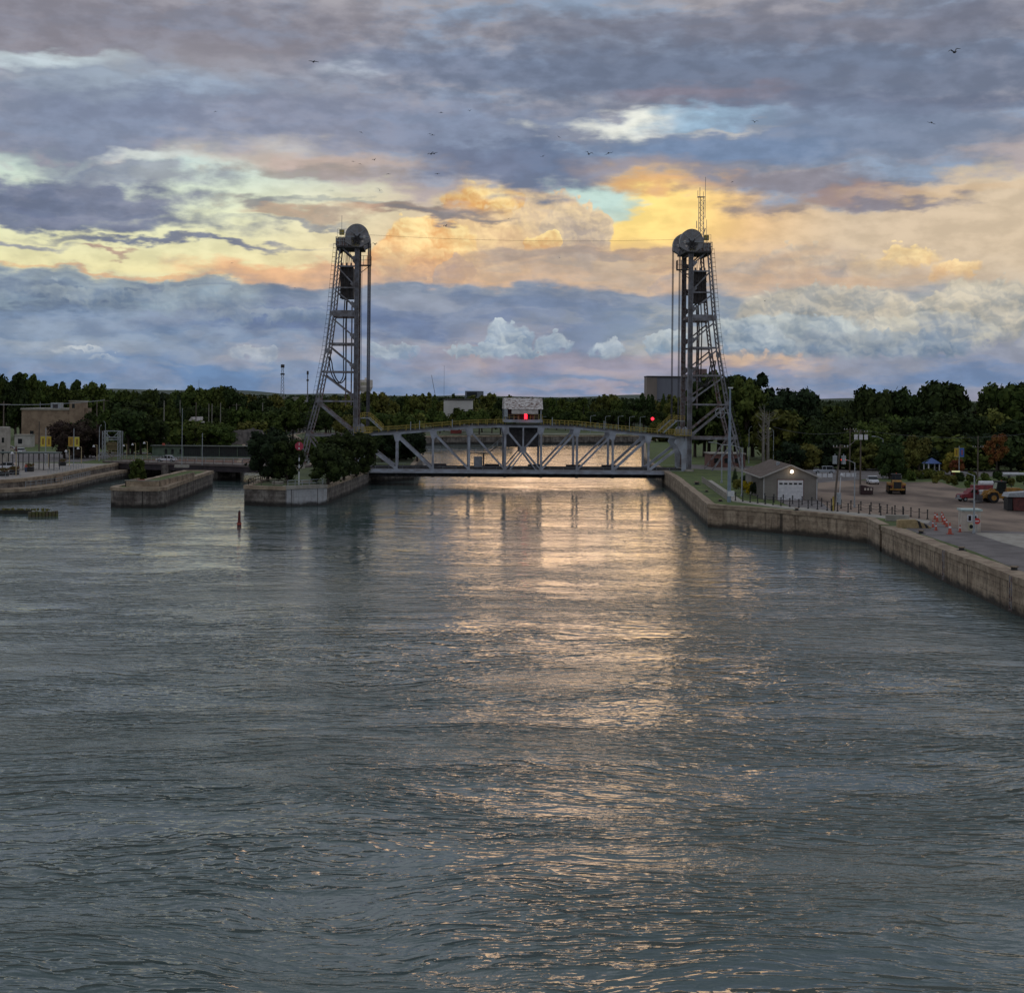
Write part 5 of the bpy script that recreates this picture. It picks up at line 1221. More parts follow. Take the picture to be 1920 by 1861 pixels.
# person by the planters
def person(p, rz, label, top, legs, skin='b98a6e', hair='2a1d18'):
    me = bpy.data.meshes.new('body'); J = [(0, 0, .95), (0, 0, 1.2), (0, 0, 1.42), (0, 0, 1.52), (0, .02, 1.66), (.1, 0, .9), (.12, .02, .5), (.12, 0, .08), (.13, -.14, .04), (-.1, 0, .9), (-.13, -.03, .5), (-.13, .03, .08), (-.14, -.12, .04), (.19, 0, 1.4), (.25, .02, 1.13), (.24, -.1, .9), (-.19, 0, 1.4), (-.25, .02, 1.13), (-.22, -.12, .92)]
    E = [(0, 1), (1, 2), (2, 3), (3, 4), (0, 5), (5, 6), (6, 7), (7, 8), (0, 9), (9, 10), (10, 11), (11, 12), (2, 13), (13, 14), (14, 15), (2, 16), (16, 17), (17, 18)]
    rad = [.14, .13, .14, .055, .1, .1, .065, .045, .045, .1, .065, .045, .045, .065, .045, .035, .065, .045, .035]
    me.from_pydata(J, E, []); o = bpy.data.objects.new('person', me); COL.objects.link(o); o.location = p; o.rotation_euler = (0, 0, rz)
    md = o.modifiers.new('skin', 'SKIN'); o.modifiers.new('sub', 'SUBSURF').levels = 1
    for v_, r_ in zip(me.skin_vertices[0].data, rad): v_.radius = (r_, r_ * .8)
    me.skin_vertices[0].data[0].use_root = True
    m = bpy.data.materials.new('clothed'); m.use_nodes = True; g = G(m.node_tree); z = g.sep(g.n('ShaderNodeTexCoord').outputs['Object'])[2]
    c = g.mix(g.m('GREATER_THAN', z, .98), hx(legs), hx(top)); c = g.mix(g.m('GREATER_THAN', z, 1.5), c, hx(skin)); c = g.mix(g.m('LESS_THAN', z, .07), c, hx('1c1a1a')); g.put(m.node_tree.nodes['Principled BSDF'].inputs['Base Color'], c)
    me.materials.append(m); tag(o, label, 'person')
    h_ = MB().ball((0, .035, 1.7), .115, 10, 8, (1, 1, .95)).build('hair', pm('hair', hair), o); return o
person(on(48.5, 885.5), R(20), 'person in a red top and blue trousers standing by the flower planter', 'a8402c', '3b5478')

# ------------------------------------------------------------------ vegetation
def leafmat(name, a, b, rand=.25):
    m = pm(name, a, b, .8, .95, world=True, rand=rand, spec=.15, detail=3, lo=.38, hi=.6); return m
L_dark = leafmat('leaf_dark', '29341b', '3d4925'); L_green = leafmat('leaf_green', '38461f', '545f2c'); L_olive = leafmat('leaf_olive', '4d5128', '6c6b33')
L_yel = leafmat('leaf_yellow', '6b692a', '8b8034'); L_aut = leafmat('leaf_autumn', '6a3c26', '7a5430'); L_plum = leafmat('leaf_plum', '352b28', '453a30'); L_fir = leafmat('leaf_fir', '232e1e', '35422a')
L_gold = leafmat('leaf_gold', '9a8a22', 'b0991f', .05)
bark = pm('bark', '4a4038', '382f29', 2, .95); snag = pm('snag_wood', '8f8a80', '77726a', 2, .95)
def leaves(centres, radii, n, size, seed, squash=1.0, up=.25):
    "leaf clumps scattered over and inside a set of lobes: (verts, faces) of small quads"
    r = np.random.default_rng(seed); C_ = np.array(centres, float); Rr = np.array(radii, float)
    w = Rr ** 2; k = r.choice(len(C_), n, p=w / w.sum())
    d = r.normal(size=(n, 3)); d[:, 2] += up; d /= np.linalg.norm(d, axis=1)[:, None]
    rad = Rr[k] * (1 - .45 * r.random(n) ** 2.2) * (1 + .12 * r.normal(size=n))
    p = C_[k] + d * rad[:, None] * np.array([1, 1, squash])
    nrm = d + r.normal(size=(n, 3)) * .55; nrm /= np.linalg.norm(nrm, axis=1)[:, None]
    t = np.cross(nrm, r.normal(size=(n, 3))); t /= np.linalg.norm(t, axis=1)[:, None]; b = np.cross(nrm, t)
    s = size * (.55 + .9 * r.random(n)); s1 = (s * (.6 + .5 * r.random(n)))[:, None]; s = s[:, None]
    V = np.stack([p - t * s, p - b * s1 * .8 + t * s * .15, p + t * s, p + b * s1 + t * s * .1], 1).reshape(-1, 3)
    return V, np.arange(4 * n).reshape(-1, 4)
def blobs(centres, radii, k=.72):
    m_ = MB()
    for c, r_ in zip(centres, radii): m_.ball(c, r_ * k, 7, 5)
    return m_
def mesh_np(name, V, F, mat, extra=None):
    vs = V.tolist(); fs = F.tolist()
    if extra: o = len(vs); vs += [list(p) for p in extra.v]; fs += [[i + o for i in f] for f in extra.f]
    me = bpy.data.meshes.new(name); me.from_pydata(vs, [], fs); me.materials.append(mat); return me
def crown(kind, seed, mat, n=2400, leaf=.34):
    rn = random.Random(seed); C_ = []; Rr = []
    if kind == 'round':        # about 10 high, 9 wide
        for _ in range(20):
            a = rn.random() * 6.28; q = rn.random() ** .6 * 3.1; z = rn.uniform(3.4, 8.6); q *= math.sqrt(max(.12, 1 - ((z - 5.6) / 3.9) ** 2)); C_.append((q * math.cos(a), q * math.sin(a), z)); Rr.append(rn.uniform(1.0, 1.75))
    elif kind == 'tall':       # upright, 10 high, 6 wide, feathery top
        for _ in range(24):
            a = rn.random() * 6.28; z = rn.uniform(2.2, 9.0); q = rn.random() ** .6 * 2.1 * (1.15 - abs(z - 5) / 6.5); C_.append((q * math.cos(a), q * math.sin(a), z)); Rr.append(rn.uniform(.6, 1.15) * (1 if z < 7 else .7))
    elif kind == 'ragged':     # open crown with separate sprays
        for _ in range(22):
            a = rn.random() * 6.28; z = rn.uniform(3, 9.4); q = rn.uniform(.4, 3.4) * math.sqrt(max(.15, 1 - ((z - 6) / 4.2) ** 2)); C_.append((q * math.cos(a), q * math.sin(a), z)); Rr.append(rn.uniform(.55, 1.15))
    elif kind == 'bush':       # 4 high, 5 wide
        for _ in range(13):
            a = rn.random() * 6.28; q = rn.random() ** .6 * 1.7; z = rn.uniform(.7, 3.0) ; q *= 1.1 - z / 6; C_.append((q * math.cos(a), q * math.sin(a), z)); Rr.append(rn.uniform(.7, 1.15))
    elif kind == 'fir':        # 10 high cone
        for i in range(26):
            z = 1.2 + 8.4 * i / 26; q = (10.2 - z) * .24; a = i * 2.4; C_.append((q * .55 * math.cos(a), q * .55 * math.sin(a), z)); Rr.append(.3 + q * .55)
    elif kind == 'low':        # dense island tree, crown to the ground, 9 high
        for _ in range(34):
            a = rn.random() * 6.28; z = rn.uniform(1.2, 7.9); q = rn.random() ** .5 * 3.2 * math.sqrt(max(.1, 1 - ((z - 4.6) / 4.2) ** 2)); C_.append((q * math.cos(a), q * math.sin(a), z)); Rr.append(rn.uniform(.9, 1.45))
    V, F = leaves(C_, Rr, n, leaf, seed, up=.35)
    return mesh_np('crown', V, F, mat, blobs(C_, Rr, .7 if kind != 'ragged' else .45)), C_
def trunkmesh(kind, seed, C_, mat=None):
    rn = random.Random(seed + 9); m_ = MB(); top = dict(round=6.5, tall=8.5, ragged=7.5, bush=1.2, fir=9.6, low=5)[kind]; r0 = dict(round=.32, tall=.26, ragged=.3, bush=.12, fir=.24, low=.3)[kind]
    m_.cyl((0, 0, -.1), (.1, 0, top * .45), r0, 8, r0 * .7).cyl((.1, 0, top * .45), (0, .05, top), r0 * .7, 8, r0 * .15)
    if kind != 'fir':
        for c in rn.sample(C_, min(8, len(C_))):
            zb = min(c[2] * .5, top * .7); m_.cyl((.06, 0, zb), (c[0] * .85, c[1] * .85, c[2]), r0 * .35, 5, r0 * .08)
    me = bpy.data.meshes.new('trunk'); me.from_pydata(m_.v, [], m_.f); me.materials.append(mat or bark); return me
KIT = {}
def kit(kind, seed, mat, n, leaf):
    key = (kind, seed, mat.name)
    if key not in KIT:
        cm, C_ = crown(kind, seed, mat, n, leaf); KIT[key] = (cm, trunkmesh(kind, seed, C_))
    return KIT[key]
HT = dict(round=10, tall=10, ragged=10.2, bush=4, fir=10.3, low=9)
def plant(p, height, kind, seed, mat, name, label, cat, group=None, n=2400, leaf=.34, wide=1.0, rz=None):
    cm, tm = kit(kind, seed, mat, n, leaf); s_ = height / HT[kind]
    o = thing(name, label, cat, p, rz if rz is not None else (p[0] * 7.3 + p[1]) % 6.28, group); o.scale = (s_ * wide, s_ * wide, s_)
    for nm, me in (('crown', cm), ('trunk', tm)):
        c = bpy.data.objects.new(nm, me); COL.objects.link(c); c.parent = o
    return o
RN = random.Random(11)
def belt(x0, x1, Y, top, n, kinds, mats, name, label, cat, group, jit=(14, 30), wide=1.0, nleaf=1100, leaf=.46):
    "row of trees whose tops are seen near row `top` of the photo, at depth Y"
    for i in range(n):
        px = x0 + (x1 - x0) * (i + .5 + RN.uniform(-.4, .4)) / n; YY = Y + RN.uniform(-.5, .5) * jit[1]; t = top + (RN.random() ** 1.3 * 1.25 - .2) * jit[0]
        q = at(px, t, YY); h = max(2.0, q.z - ZL); k = RN.choice(kinds)
        plant(Vector((q.x, YY, ZL)), h, k, RN.randrange(3), RN.choice(mats), name, label, cat, group, nleaf, leaf, wide * RN.uniform(.85, 1.2) * (1.15 if h < 9 else (1 if h < 14 else .72)))
TB = 'trees in the wooded belt behind the canal'
# left side, back to front
belt(-30, 66, 515, 694, 6, ['tall', 'round'], [L_dark, L_green], 'poplar_tree', 'tall dark poplar towering behind the tan building at the far left', 'tree', 'tall poplars at the far left', (16, 26), .95, 2600, .3)
belt(60, 196, 550, 711, 9, ['ragged', 'tall'], [L_green, L_dark], 'leafy_tree', 'tall leafy tree with a ragged top behind the tan building tower', 'tree', 'ragged trees behind the tan building', (16, 40), 1.0, 1800, .36)
belt(190, 330, 620, 731, 9, ['round'], [L_green, L_dark], 'leafy_tree', 'rounded tree in the far belt between the tan building and the firs', 'tree', TB, (10, 60))
belt(300, 336, 500, 729, 4, ['fir'], [L_fir], 'fir_tree', 'dark pointed fir standing above the wooded belt', 'tree', 'dark firs on the left bank', (26, 20), 1.1)
belt(338, 440, 640, 725, 8, ['round'], [L_green, L_dark], 'leafy_tree', 'tree of the domed clump rising right of the dark firs', 'tree', 'domed clump of trees beside the firs', (12, 50))
belt(430, 690, 760, 739, 17, ['round', 'tall', 'ragged'], [L_dark, L_green, L_olive], 'leafy_tree', 'far tree low on the skyline left of the left bridge tower', 'tree', TB, (13, 80))
belt(330, 690, 560, 762, 20, ['round'], [L_green, L_dark, L_dark], 'leafy_tree', 'mid distance rounded tree beyond the green pavilion', 'tree', TB, (16, 60))
belt(176, 330, 470, 750, 9, ['round', 'ragged'], [L_dark, L_green], 'leafy_tree', 'dark tree in the row between the tan building and the utility poles', 'tree', TB, (22, 40))
belt(118, 172, 372, 786, 5, ['low', 'round'], [L_plum, L_dark], 'plum_tree', 'very dark bushy plum tree behind the yellow banners', 'tree', 'dark plum trees by the promenade', (10, 8), 1.1, 2600, .26)
belt(200, 292, 400, 768, 6, ['low', 'round'], [L_dark, L_green], 'leafy_tree', 'dark full tree standing behind the lattice gantry', 'tree', 'dark trees behind the lattice gantry', (16, 14), 1.0, 2400, .28)
belt(285, 400, 470, 790, 8, ['bush'], [L_olive, L_green, L_olive], 'shrub', 'olive shrub on the grass beyond the green pavilion', 'shrub', 'olive shrubs beyond the pavilion', (22, 30), 1.1)
belt(355, 430, 455, 790, 4, ['low'], [L_olive, L_green], 'leafy_tree', 'spreading olive tree just beyond the green pavilion', 'tree', 'olive trees beyond the pavilion', (8, 12), 1.2, 2200, .28)
belt(430, 520, 520, 785, 7, ['low', 'bush'], [L_green, L_olive], 'shrub', 'green shrub on top of the dark rock bank', 'shrub', 'shrubs on the rock bank', (14, 30), 1.1)
belt(520, 640, 640, 768, 9, ['round'], [L_green, L_olive], 'leafy_tree', 'tree seen between the legs of the left tower, behind the overpass', 'tree', TB, (14, 30))
belt(545, 650, 400, 812, 7, ['low', 'bush'], [L_green, L_olive], 'leafy_tree', 'green tree behind the foot of the left tower', 'tree', 'trees behind the foot of the left tower', (14, 30), 1.0, 1800, .3)
# behind the left half of the span
belt(690, 786, 376, 796, 9, ['low', 'round'], [L_dark, L_fir], 'leafy_tree', 'dark tree seen through the truss at the left end of the span', 'tree', 'dark trees behind the left end of the span', (12, 22), 1.05, 2600, .28)
belt(640, 782, 520, 770, 10, ['round'], [L_olive, L_green], 'leafy_tree', 'yellow green tree above the stair landing at the left end of the span', 'tree', TB, (14, 30), 1.05)
belt(684, 960, 780, 737, 18, ['round', 'tall', 'ragged', 'fir'], [L_dark, L_green, L_olive], 'leafy_tree', 'far tree on the skyline between the left tower and the machine house', 'tree', TB, (14, 90))
belt(785, 960, 655, 766, 12, ['round'], [L_green, L_olive], 'leafy_tree', 'tree on the far canal bank left of the machine house', 'tree', TB, (16, 50))
belt(1000, 1300, 800, 739, 20, ['round', 'ragged', 'tall', 'fir'], [L_dark, L_green, L_dark, L_olive], 'leafy_tree', 'far tree on the skyline right of the machine house', 'tree', TB, (14, 80))
belt(1010, 1240, 740, 768, 16, ['round'], [L_dark, L_green, L_dark], 'leafy_tree', 'dark tree on the far canal bank right of the machine house', 'tree', TB, (16, 40))
belt(1225, 1330, 560, 790, 9, ['low', 'bush'], [L_green, L_olive], 'shrub', 'green bushy tree on the curved grass bank beyond the right end of the span', 'tree', 'bushy trees beyond the right end of the span', (20, 40), 1.0)
# right bank
belt(1300, 1416, 410, 698, 9, ['tall', 'ragged', 'round'], [L_dark, L_fir, L_green], 'leafy_tree', 'very tall dark tree rising just right of the right bridge tower', 'tree', 'tall dark trees beside the right tower', (26, 26), 1.15, 3000, .32)
belt(1452, 1500, 400, 729, 4, ['round', 'ragged'], [L_dark, L_fir], 'leafy_tree', 'dark rounded tree above the garage roof', 'tree', 'dark trees above the garage', (14, 20), 1.1, 2400, .32)
belt(1515, 1595, 460, 762, 6, ['round'], [L_dark, L_green], 'leafy_tree', 'lower tree in the dip of the skyline left of the double utility pole', 'tree', 'lower trees in the skyline dip', (10, 20), 1.0, 2200, .32)
belt(1612, 1712, 400, 724, 8, ['round', 'ragged'], [L_green, L_dark], 'leafy_tree', 'broad green tree above the gravel yard, left of the tallest crown', 'tree', 'broad trees above the yard', (16, 20), 1.1, 2600, .32)
belt(1752, 1786, 410, 713, 3, ['ragged', 'round'], [L_dark, L_green], 'leafy_tree', 'tree with gaps of sky in its crown above the blue gazebo', 'tree', 'gappy trees above the gazebo', (10, 14), 1.1, 2600, .32)
belt(1848, 1980, 400, 714, 9, ['round', 'tall'], [L_dark, L_plum, L_green], 'leafy_tree', 'dark tree on the skyline at the far right', 'tree', 'dark trees at the far right', (18, 20), 1.1, 2600, .32)
belt(1430, 1960, 375, 770, 24, ['round', 'low'], [L_dark, L_green, L_olive, L_dark], 'leafy_tree', 'shaded tree in the middle row above the gravel yard', 'tree', 'middle row of trees above the yard', (30, 18), 1.05, 2000, .32)
belt(1470, 1960, 352, 812, 20, ['low', 'bush', 'low'], [L_dark, L_olive, L_fir, L_green], 'shrub', 'dark bushy tree in the front row behind the gravel yard', 'tree', 'front row of bushy trees behind the yard', (22, 10), 1.1, 2000, .28)
plant(on(1700, 896), 6.4, 'low', 1, L_olive, 'leafy_tree', 'yellow green bushy tree right behind the loader seen from the rear', 'tree', n=3000, leaf=.24)
plant(on(1668, 898), 7.5, 'low', 2, L_dark, 'leafy_tree', 'dark bushy tree left of the yellow green one behind the loader', 'tree', n=3000, leaf=.24)
plant(on(1723, 894), 8.6, 'round', 1, L_olive, 'leafy_tree', 'tall bronze green tree left of the blue gazebo', 'tree', n=3000, leaf=.26)
plant(on(1868, 892), 8.8, 'ragged', 0, L_aut, 'autumn_tree', 'rust red autumn tree beside the cross-shaped utility pole', 'tree', n=3000, leaf=.25, wide=.85)
plant(on(1784, 890), 4.9, 'low', 0, L_yel, 'autumn_tree', 'small yellowing tree under the yellow and blue banners', 'tree', n=2000, leaf=.2)
plant(on(1795, 893), 3.9, 'low', 1, L_aut, 'autumn_tree', 'small orange brown tree touching the banner pole', 'tree', n=1800, leaf=.2)
for i in range(26):
    px = 1700 + i * 9.5 + RN.uniform(-4, 4); plant(on(px, 897 + RN.uniform(0, 14) + (px > 1800) * 4), RN.uniform(1.0, 2.2), 'bush', i % 3, RN.choice([L_olive, L_green, L_dark]), 'shrub', 'low wild shrub in the scrubby strip behind the yard', 'shrub', 'wild shrubs in the strip behind the yard', 700, .3)
# garden beside the garage
for px, py, h, mt_, l in ((1396, 922, 2.1, L_gold, 'golden yellow shrub behind the tall pale street lamp'), (1410, 927, 2.4, L_gold, 'brightest golden shrub against the garage wall'), (1420, 930, 2.6, L_fir, 'dark green shrub at the near corner of the garage'), (1400, 915, 2.6, L_fir, 'dark clipped shrub behind the golden ones'), (1385, 917, 1.9, L_olive, 'olive shrub by the blue steel mast'), (1378, 908, 3.2, L_fir, 'narrow dark conifer by the footpath railing')):
    plant(on(px, py), h, 'bush' if h < 3 else 'fir', 2, mt_, 'shrub', l, 'shrub', n=1800, leaf=.2)
for px, h, l, y0 in ((1432, 14.5, 'tall bleached dead tree with bare spiky branches', 362), (1441, 13.2, 'second bleached dead tree leaning over the garage', 366)):
    p = at(px, 800, y0); p.z = ZL; o = thing('dead_tree', l, 'tree', p); m_ = MB().cyl((0, 0, 0), (0, 0, h * .6), .3, 8, .2).cyl((0, 0, h * .6), (.2, 0, h), .2, 6, .03); m_.build('trunk', snag, o); m_ = MB(); rn = random.Random(px)
    for k in range(26):
        z = rn.uniform(h * .35, h * .95); a = rn.random() * 6.28; l_ = rn.uniform(1, 2.6); e = Vector((math.cos(a) * l_, math.sin(a) * l_, z + rn.uniform(.2, 1.4))); m_.cyl((0, 0, z), e, .07, 5, .02)
        m_.cyl(Vector((0, 0, z)).lerp(e, .6), e + Vector((rn.uniform(-.6, .6), 0, .7)), .035, 4, .01)
    m_.build('branch', snag, o)
# island trees and the pier tree
plant(on(502, 902), 9.6, 'low', 0, L_fir, 'leafy_tree', 'big dark round tree at the blunt end of the island', 'tree', n=7500, leaf=.26, wide=1.08)
plant(on(534, 905) + Vector((0, 3, 0)), 8.2, 'low', 1, L_dark, 'leafy_tree', 'dark tree merging with the big one, beside the red octagonal sign', 'tree', n=7500, leaf=.26, wide=1.0)
plant(on(615, 908), 7.6, 'low', 2, L_dark, 'leafy_tree', 'dense dark tree hanging over the island railing', 'tree', n=7500, leaf=.26, wide=1.25)
plant(on(645, 899), 8.6, 'low', 0, L_dark, 'leafy_tree', 'dark tree in front of the left tower front leg', 'tree', n=6000, leaf=.26)
plant(on(668, 892), 9.4, 'low', 1, L_dark, 'leafy_tree', 'dark tree closest to the left end of the lift span', 'tree', n=6000, leaf=.26)
plant(on(258, 905), 4.3, 'low', 2, L_green, 'leafy_tree', 'small lone tree on the tip of the stone pier', 'tree', n=1800, leaf=.16)
for px, py, h, l in ((590, 903, 1.3, 'little bush on the island lawn right of the sign pole'), (676, 889, 2.6, 'ivy bush spilling over the island wall by the span')): plant(on(px, py), h, 'bush', 0, L_green, 'shrub', l, 'shrub', n=1200, leaf=.18)
# pole row on the left bank
for px, t, b, l in ((181, 752, 845, 'left bank pole beside the tan tower'), (194, 747, 840, 'left bank pole with a crossarm, by the tan tower'), (307, 751, 842, 'wooden pole in front of the dark firs'), (337, 750, 835, 'tall wooden pole left of the white roofed house'), (367, 754, 830, 'thin pole in front of the white roofed house'), (391, 757, 826, 'left pole of the close pair beyond the pavilion'), (397, 757, 826, 'right pole of the close pair beyond the pavilion'), (413, 755, 825, 'leaning pole right of the close pair'), (430, 762, 822, 'faint pole before the rock bank'), (443, 756, 822, 'thick pole with brackets above the rock bank'), (492, 755, 818, 'thin pole above the overpass end'), (6, 752, 868, 'thick pole rising behind the white kiosk tower'), (73, 790, 862, 'dark pole in front of the tan building')):
    p = on(px, b); h = hgt(p, t); o = thing('utility_pole', l, 'utility pole', p); MB().cyl((0, 0, 0), (.0, 0, h), .2, 8, .13).build('pole', wood if px < 200 or px in (367, 430) else snag, o)
    if px in (194, 6, 443): MB().beam((-1.5, 0, h - .6), (1.5, 0, h - .6), .16).build('crossarm', wood, o)
a, b, c_ = at(-20, 758, 330), at(150, 762, 360), at(196, 750, 400)
tag(MB().tube([a.lerp(c_, i / 10) - Vector((0, 0, .5 * 4 * (i / 10) * (1 - i / 10))) for i in range(11)], .07, 5).build('overhead_wire', galv), 'thick pale wire running across the tan building roofline', 'wire')

# ------------------------------------------------------------------ far ground, woods and buildings
def rolling(name, x0, x1, Y0, Y1, hfun, mat, kind, n=260, rows=7):
    vs = []; fs = []
    for j in range(rows):
        YY = Y0 + (Y1 - Y0) * j / (rows - 1)
        for i in range(n + 1):
            X_ = x0 + (x1 - x0) * i / n; e = math.sin(math.pi * min(1, (j + .0) / (rows - 1) * 1.0)) if 0 < j < rows - 1 else 0
            vs.append((X_, YY, ZL - .5 + e * hfun(X_, YY)))
    for j in range(rows - 1):
        for i in range(n): a = j * (n + 1) + i; fs.append((a, a + 1, a + n + 2, a + n + 1))
    me = bpy.data.meshes.new(name); me.from_pydata(vs, [], fs); me.materials.append(mat); o = bpy.data.objects.new(name, me); COL.objects.link(o); o['kind'] = kind
    for p_ in me.polygons: p_.use_smooth = True
    return o
from mathutils import noise as mn
far_wood = leafmat('far_wood', '2f3a26', '454f30', 0)
V_ = []; F_ = []; r_ = np.random.default_rng(4); nq = 110000
X_ = r_.uniform(-1.0, 1.0, nq); Y_ = 850 + 1900 * r_.random(nq) ** 1.6; X_ = X_ * (Y_ * .42 + 60)
# clumped crowns: height of the wood above the ground varies tree by tree
cellx = np.floor(X_ / 9); celly = np.floor(Y_ / 9); hs_ = 1.25 * np.abs(np.sin(cellx * 12.9898 + celly * 78.233) * 43758.5453) % 1
ux = (X_ / 9 - cellx - .5) * 2; hh0 = 8 + 6.5 * hs_; dome = np.sqrt(np.clip(1 - .85 * ux ** 2, .05, 1)); Z_ = ZL + hh0 * dome * (1 - .75 * r_.random(nq) ** 2.4)
keep = ~((X_ > -125) & (X_ < -70) & (Y_ < 900)) & ~((X_ > 150) & (Y_ < 1120) & (X_ < 950) & (Y_ > 650 + X_ * .3) & (Y_ < 800 + X_ * .35))
p_ = np.stack([X_, Y_, Z_], 1)[keep]; nn = len(p_); d_ = r_.normal(size=(nn, 3)); d_[:, 2] += .6; d_ /= np.linalg.norm(d_, axis=1)[:, None]; t_ = np.cross(d_, r_.normal(size=(nn, 3))); t_ /= np.linalg.norm(t_, axis=1)[:, None]; b_ = np.cross(d_, t_); s_ = (.8 + 1.0 * r_.random(nn))[:, None]
me = mesh_np('woodland', np.stack([p_ - t_ * s_, p_ - b_ * s_, p_ + t_ * s_, p_ + b_ * s_], 1).reshape(-1, 3), np.arange(4 * nn).reshape(-1, 4), far_wood)
o = bpy.data.objects.new('distant_woodland', me); COL.objects.link(o); o['kind'] = 'stuff'; o['label'] = 'continuous distant woodland low along the horizon'
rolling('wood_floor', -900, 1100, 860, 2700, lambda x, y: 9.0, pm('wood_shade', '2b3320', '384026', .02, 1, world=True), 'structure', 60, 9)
rolling('hills', -5200, 5200, 3200, 6200, lambda x, y: 14 + 14 * mn.noise(Vector((x * .0009, y * .0004, 3))) + 10 * mn.noise(Vector((x * .004, y * .001, 1))) + (14 if -1700 < x < -700 else 0) * math.sin(math.pi * min(1, max(0, (x + 1700) / 1000))), pm('hill_green', '3c4a42', '4a5848', .003, 1, world=True), 'structure', 300, 9)
def bld(name, x0, x1, yt, Y, depth, mat, label, yb=None, cat='building'):
    a, b = at(x0, yt, Y), at(x1, yt, Y); o = thing(name, label, cat, (a.x, Y, ZL)); h = (a.z + b.z) / 2 - ZL
    MB().b2(0, b.x - a.x, 0, depth, 0, h).build('wall', mat, o); return o, b.x - a.x, h
eb, w_, h_ = bld('grain_elevator', 1214, 1326, 707.5, 1400, 30, pm('elevator_grey', '7e7f88', '6e6f78', .05, .9, world=True, stretch=(1, 1, .2)), 'huge blank grey grain elevator rising beyond the trees left of the right tower')
MB().b2(-.3, w_ * .16, -.5, 30.5, 0, h_ + .3).build('end_silo', pm('elevator_tan', '93867d', '7f746c', .06, .9, world=True, stretch=(1, 1, .2)), eb); MB().b2(-.5, w_ + .5, -1, 31, h_, h_ + 1.2).build('roof_slab', steel_d, eb); MB().b2(w_ * .8, w_, 2, 20, h_ + 1.2, h_ + 8).build('head_house', pm('elevator_rose', '8a7370', '766260', .1, .9), eb)
wb, w_, h_ = bld('white_warehouse', 832, 886, 750, 682, 8, pm('warehouse_white', 'cfcac5', 'bdb8b3', .1, .8), 'long white warehouse wall showing through the trees across the canal'); MB().b2(-.4, w_ + .4, -.4, 24.4, h_, h_ + .5).build('roof_edge', steel_d, wb)
gb, w_, h_ = bld('grey_block', 872, 906, 733, 1500, 20, pm('block_grey', '70757c', '5e636b', .1, .8), 'small grey rooftop block above the skyline left of the machine house'); MB().b2(2, w_ - 6, -.3, -.1, h_ * .72, h_ - 1).build('window_band', glass_d, gb)
tb2, w_, h_ = bld('far_hall', 485, 572, 746, 1000, 15, pale_m, 'long low pale hall on the skyline left of the left tower'); MB().b2(-1, w_ + 1, -1, 16, h_, h_ + .6).build('roof', conc_l, tb2)
hp = at(345, 819, 540); hp.z = ZL; ho = thing('house', 'house with a steep pale roof glimpsed among the trees beyond the pavilion', 'house', hp, R(-20)); MB().b2(0, 6.5, 0, 8, 0, 4.0).build('wall', pale_m, ho)
MB().add([(-.3, -.4, 4.01), (3.2, -.4, 7.6), (6.8, -.4, 4.01), (-.3, 8.4, 4.01), (3.2, 8.4, 7.6), (6.8, 8.4, 4.01)], [(0, 1, 4, 3), (1, 2, 5, 4), (0, 2, 1), (3, 4, 5), (0, 3, 5, 2)]).build('roof', pm('pale_roof', 'bfb6b2', 'aaa19d', 1), ho); MB().ball((1.2, -.5, 3.2), .3, 8, 6).build('porch_light', MATS['lamp_lit_warm'], ho)
sh_ = thing('small_shed', 'little terracotta shed with a white sloping gable edge', 'shed', on(363, 831), R(-8)); MB().prism([(0, 0), (2.6, 0), (2.6, 1.8), (1.9, 2.1), (0, .9)], 0, 2).build('wall', pm('terracotta', 'a0684a', '8a573d'), sh_); MB().beam((-.1, -.05, .9), (1.9, -.05, 2.15), .16, .08).build('gable_edge', white, sh_)
ov = thing('overpass', 'dark flat overpass crossing the weir channel behind the left tower', 'bridge', at(512, 800, 700), 0); ov.location.z = 0; w_ = (640 - 512) * 700 / FPX
MB().b2(0, w_, 0, 9, 5.6, 7.0).build('deck', steel_d, ov); MB().b2(0, w_, -.2, -.02, 6.9, 7.5).build('parapet', conc_l, ov); MB().b2(w_ * .68, w_ + 1, .5, 9.5, 7.01, 8.3).build('pale_cover', pm('pale_green', 'b9bda6', 'a9ad97', .3), ov)
for x in (1, w_ * .35, w_ * .66, w_ - 1): MB().b2(x - .6, x + .6, 1, 8, -1, 5.59).build('support', wall_d, ov)
# rock bank
vs = []; fs = []; nx, ny = 40, 10; pA, pB = on(385, 836), on(500, 832)
for j in range(ny + 1):
    for i in range(nx + 1):
        t = i / nx; q = j / ny; base = pA.lerp(pB, t); hh2 = (4.6 * min(1, t * 3) * min(1, (1 - t) * 8)) * min(1, q * 2.2) * (1 if q < .8 else .9)
        nz = mn.fractal(Vector((base.x * .5, q * 4, 1)), 1.0, 2.0, 4) * 1.1; vs.append((base.x, base.y + q * 7 + nz * .7 * (q < .6), ZL - .2 + max(0, hh2 + nz * .8 * (q > 0))))
for j in range(ny):
    for i in range(nx): a = j * (nx + 1) + i; fs.append((a, a + 1, a + nx + 2, a + nx + 1))
m_ = MB().add(vs, fs).build('rock_bank', pm('rock', '6a625d', '47413e', .6, .95, bump=1, world=True)); struct(m_)
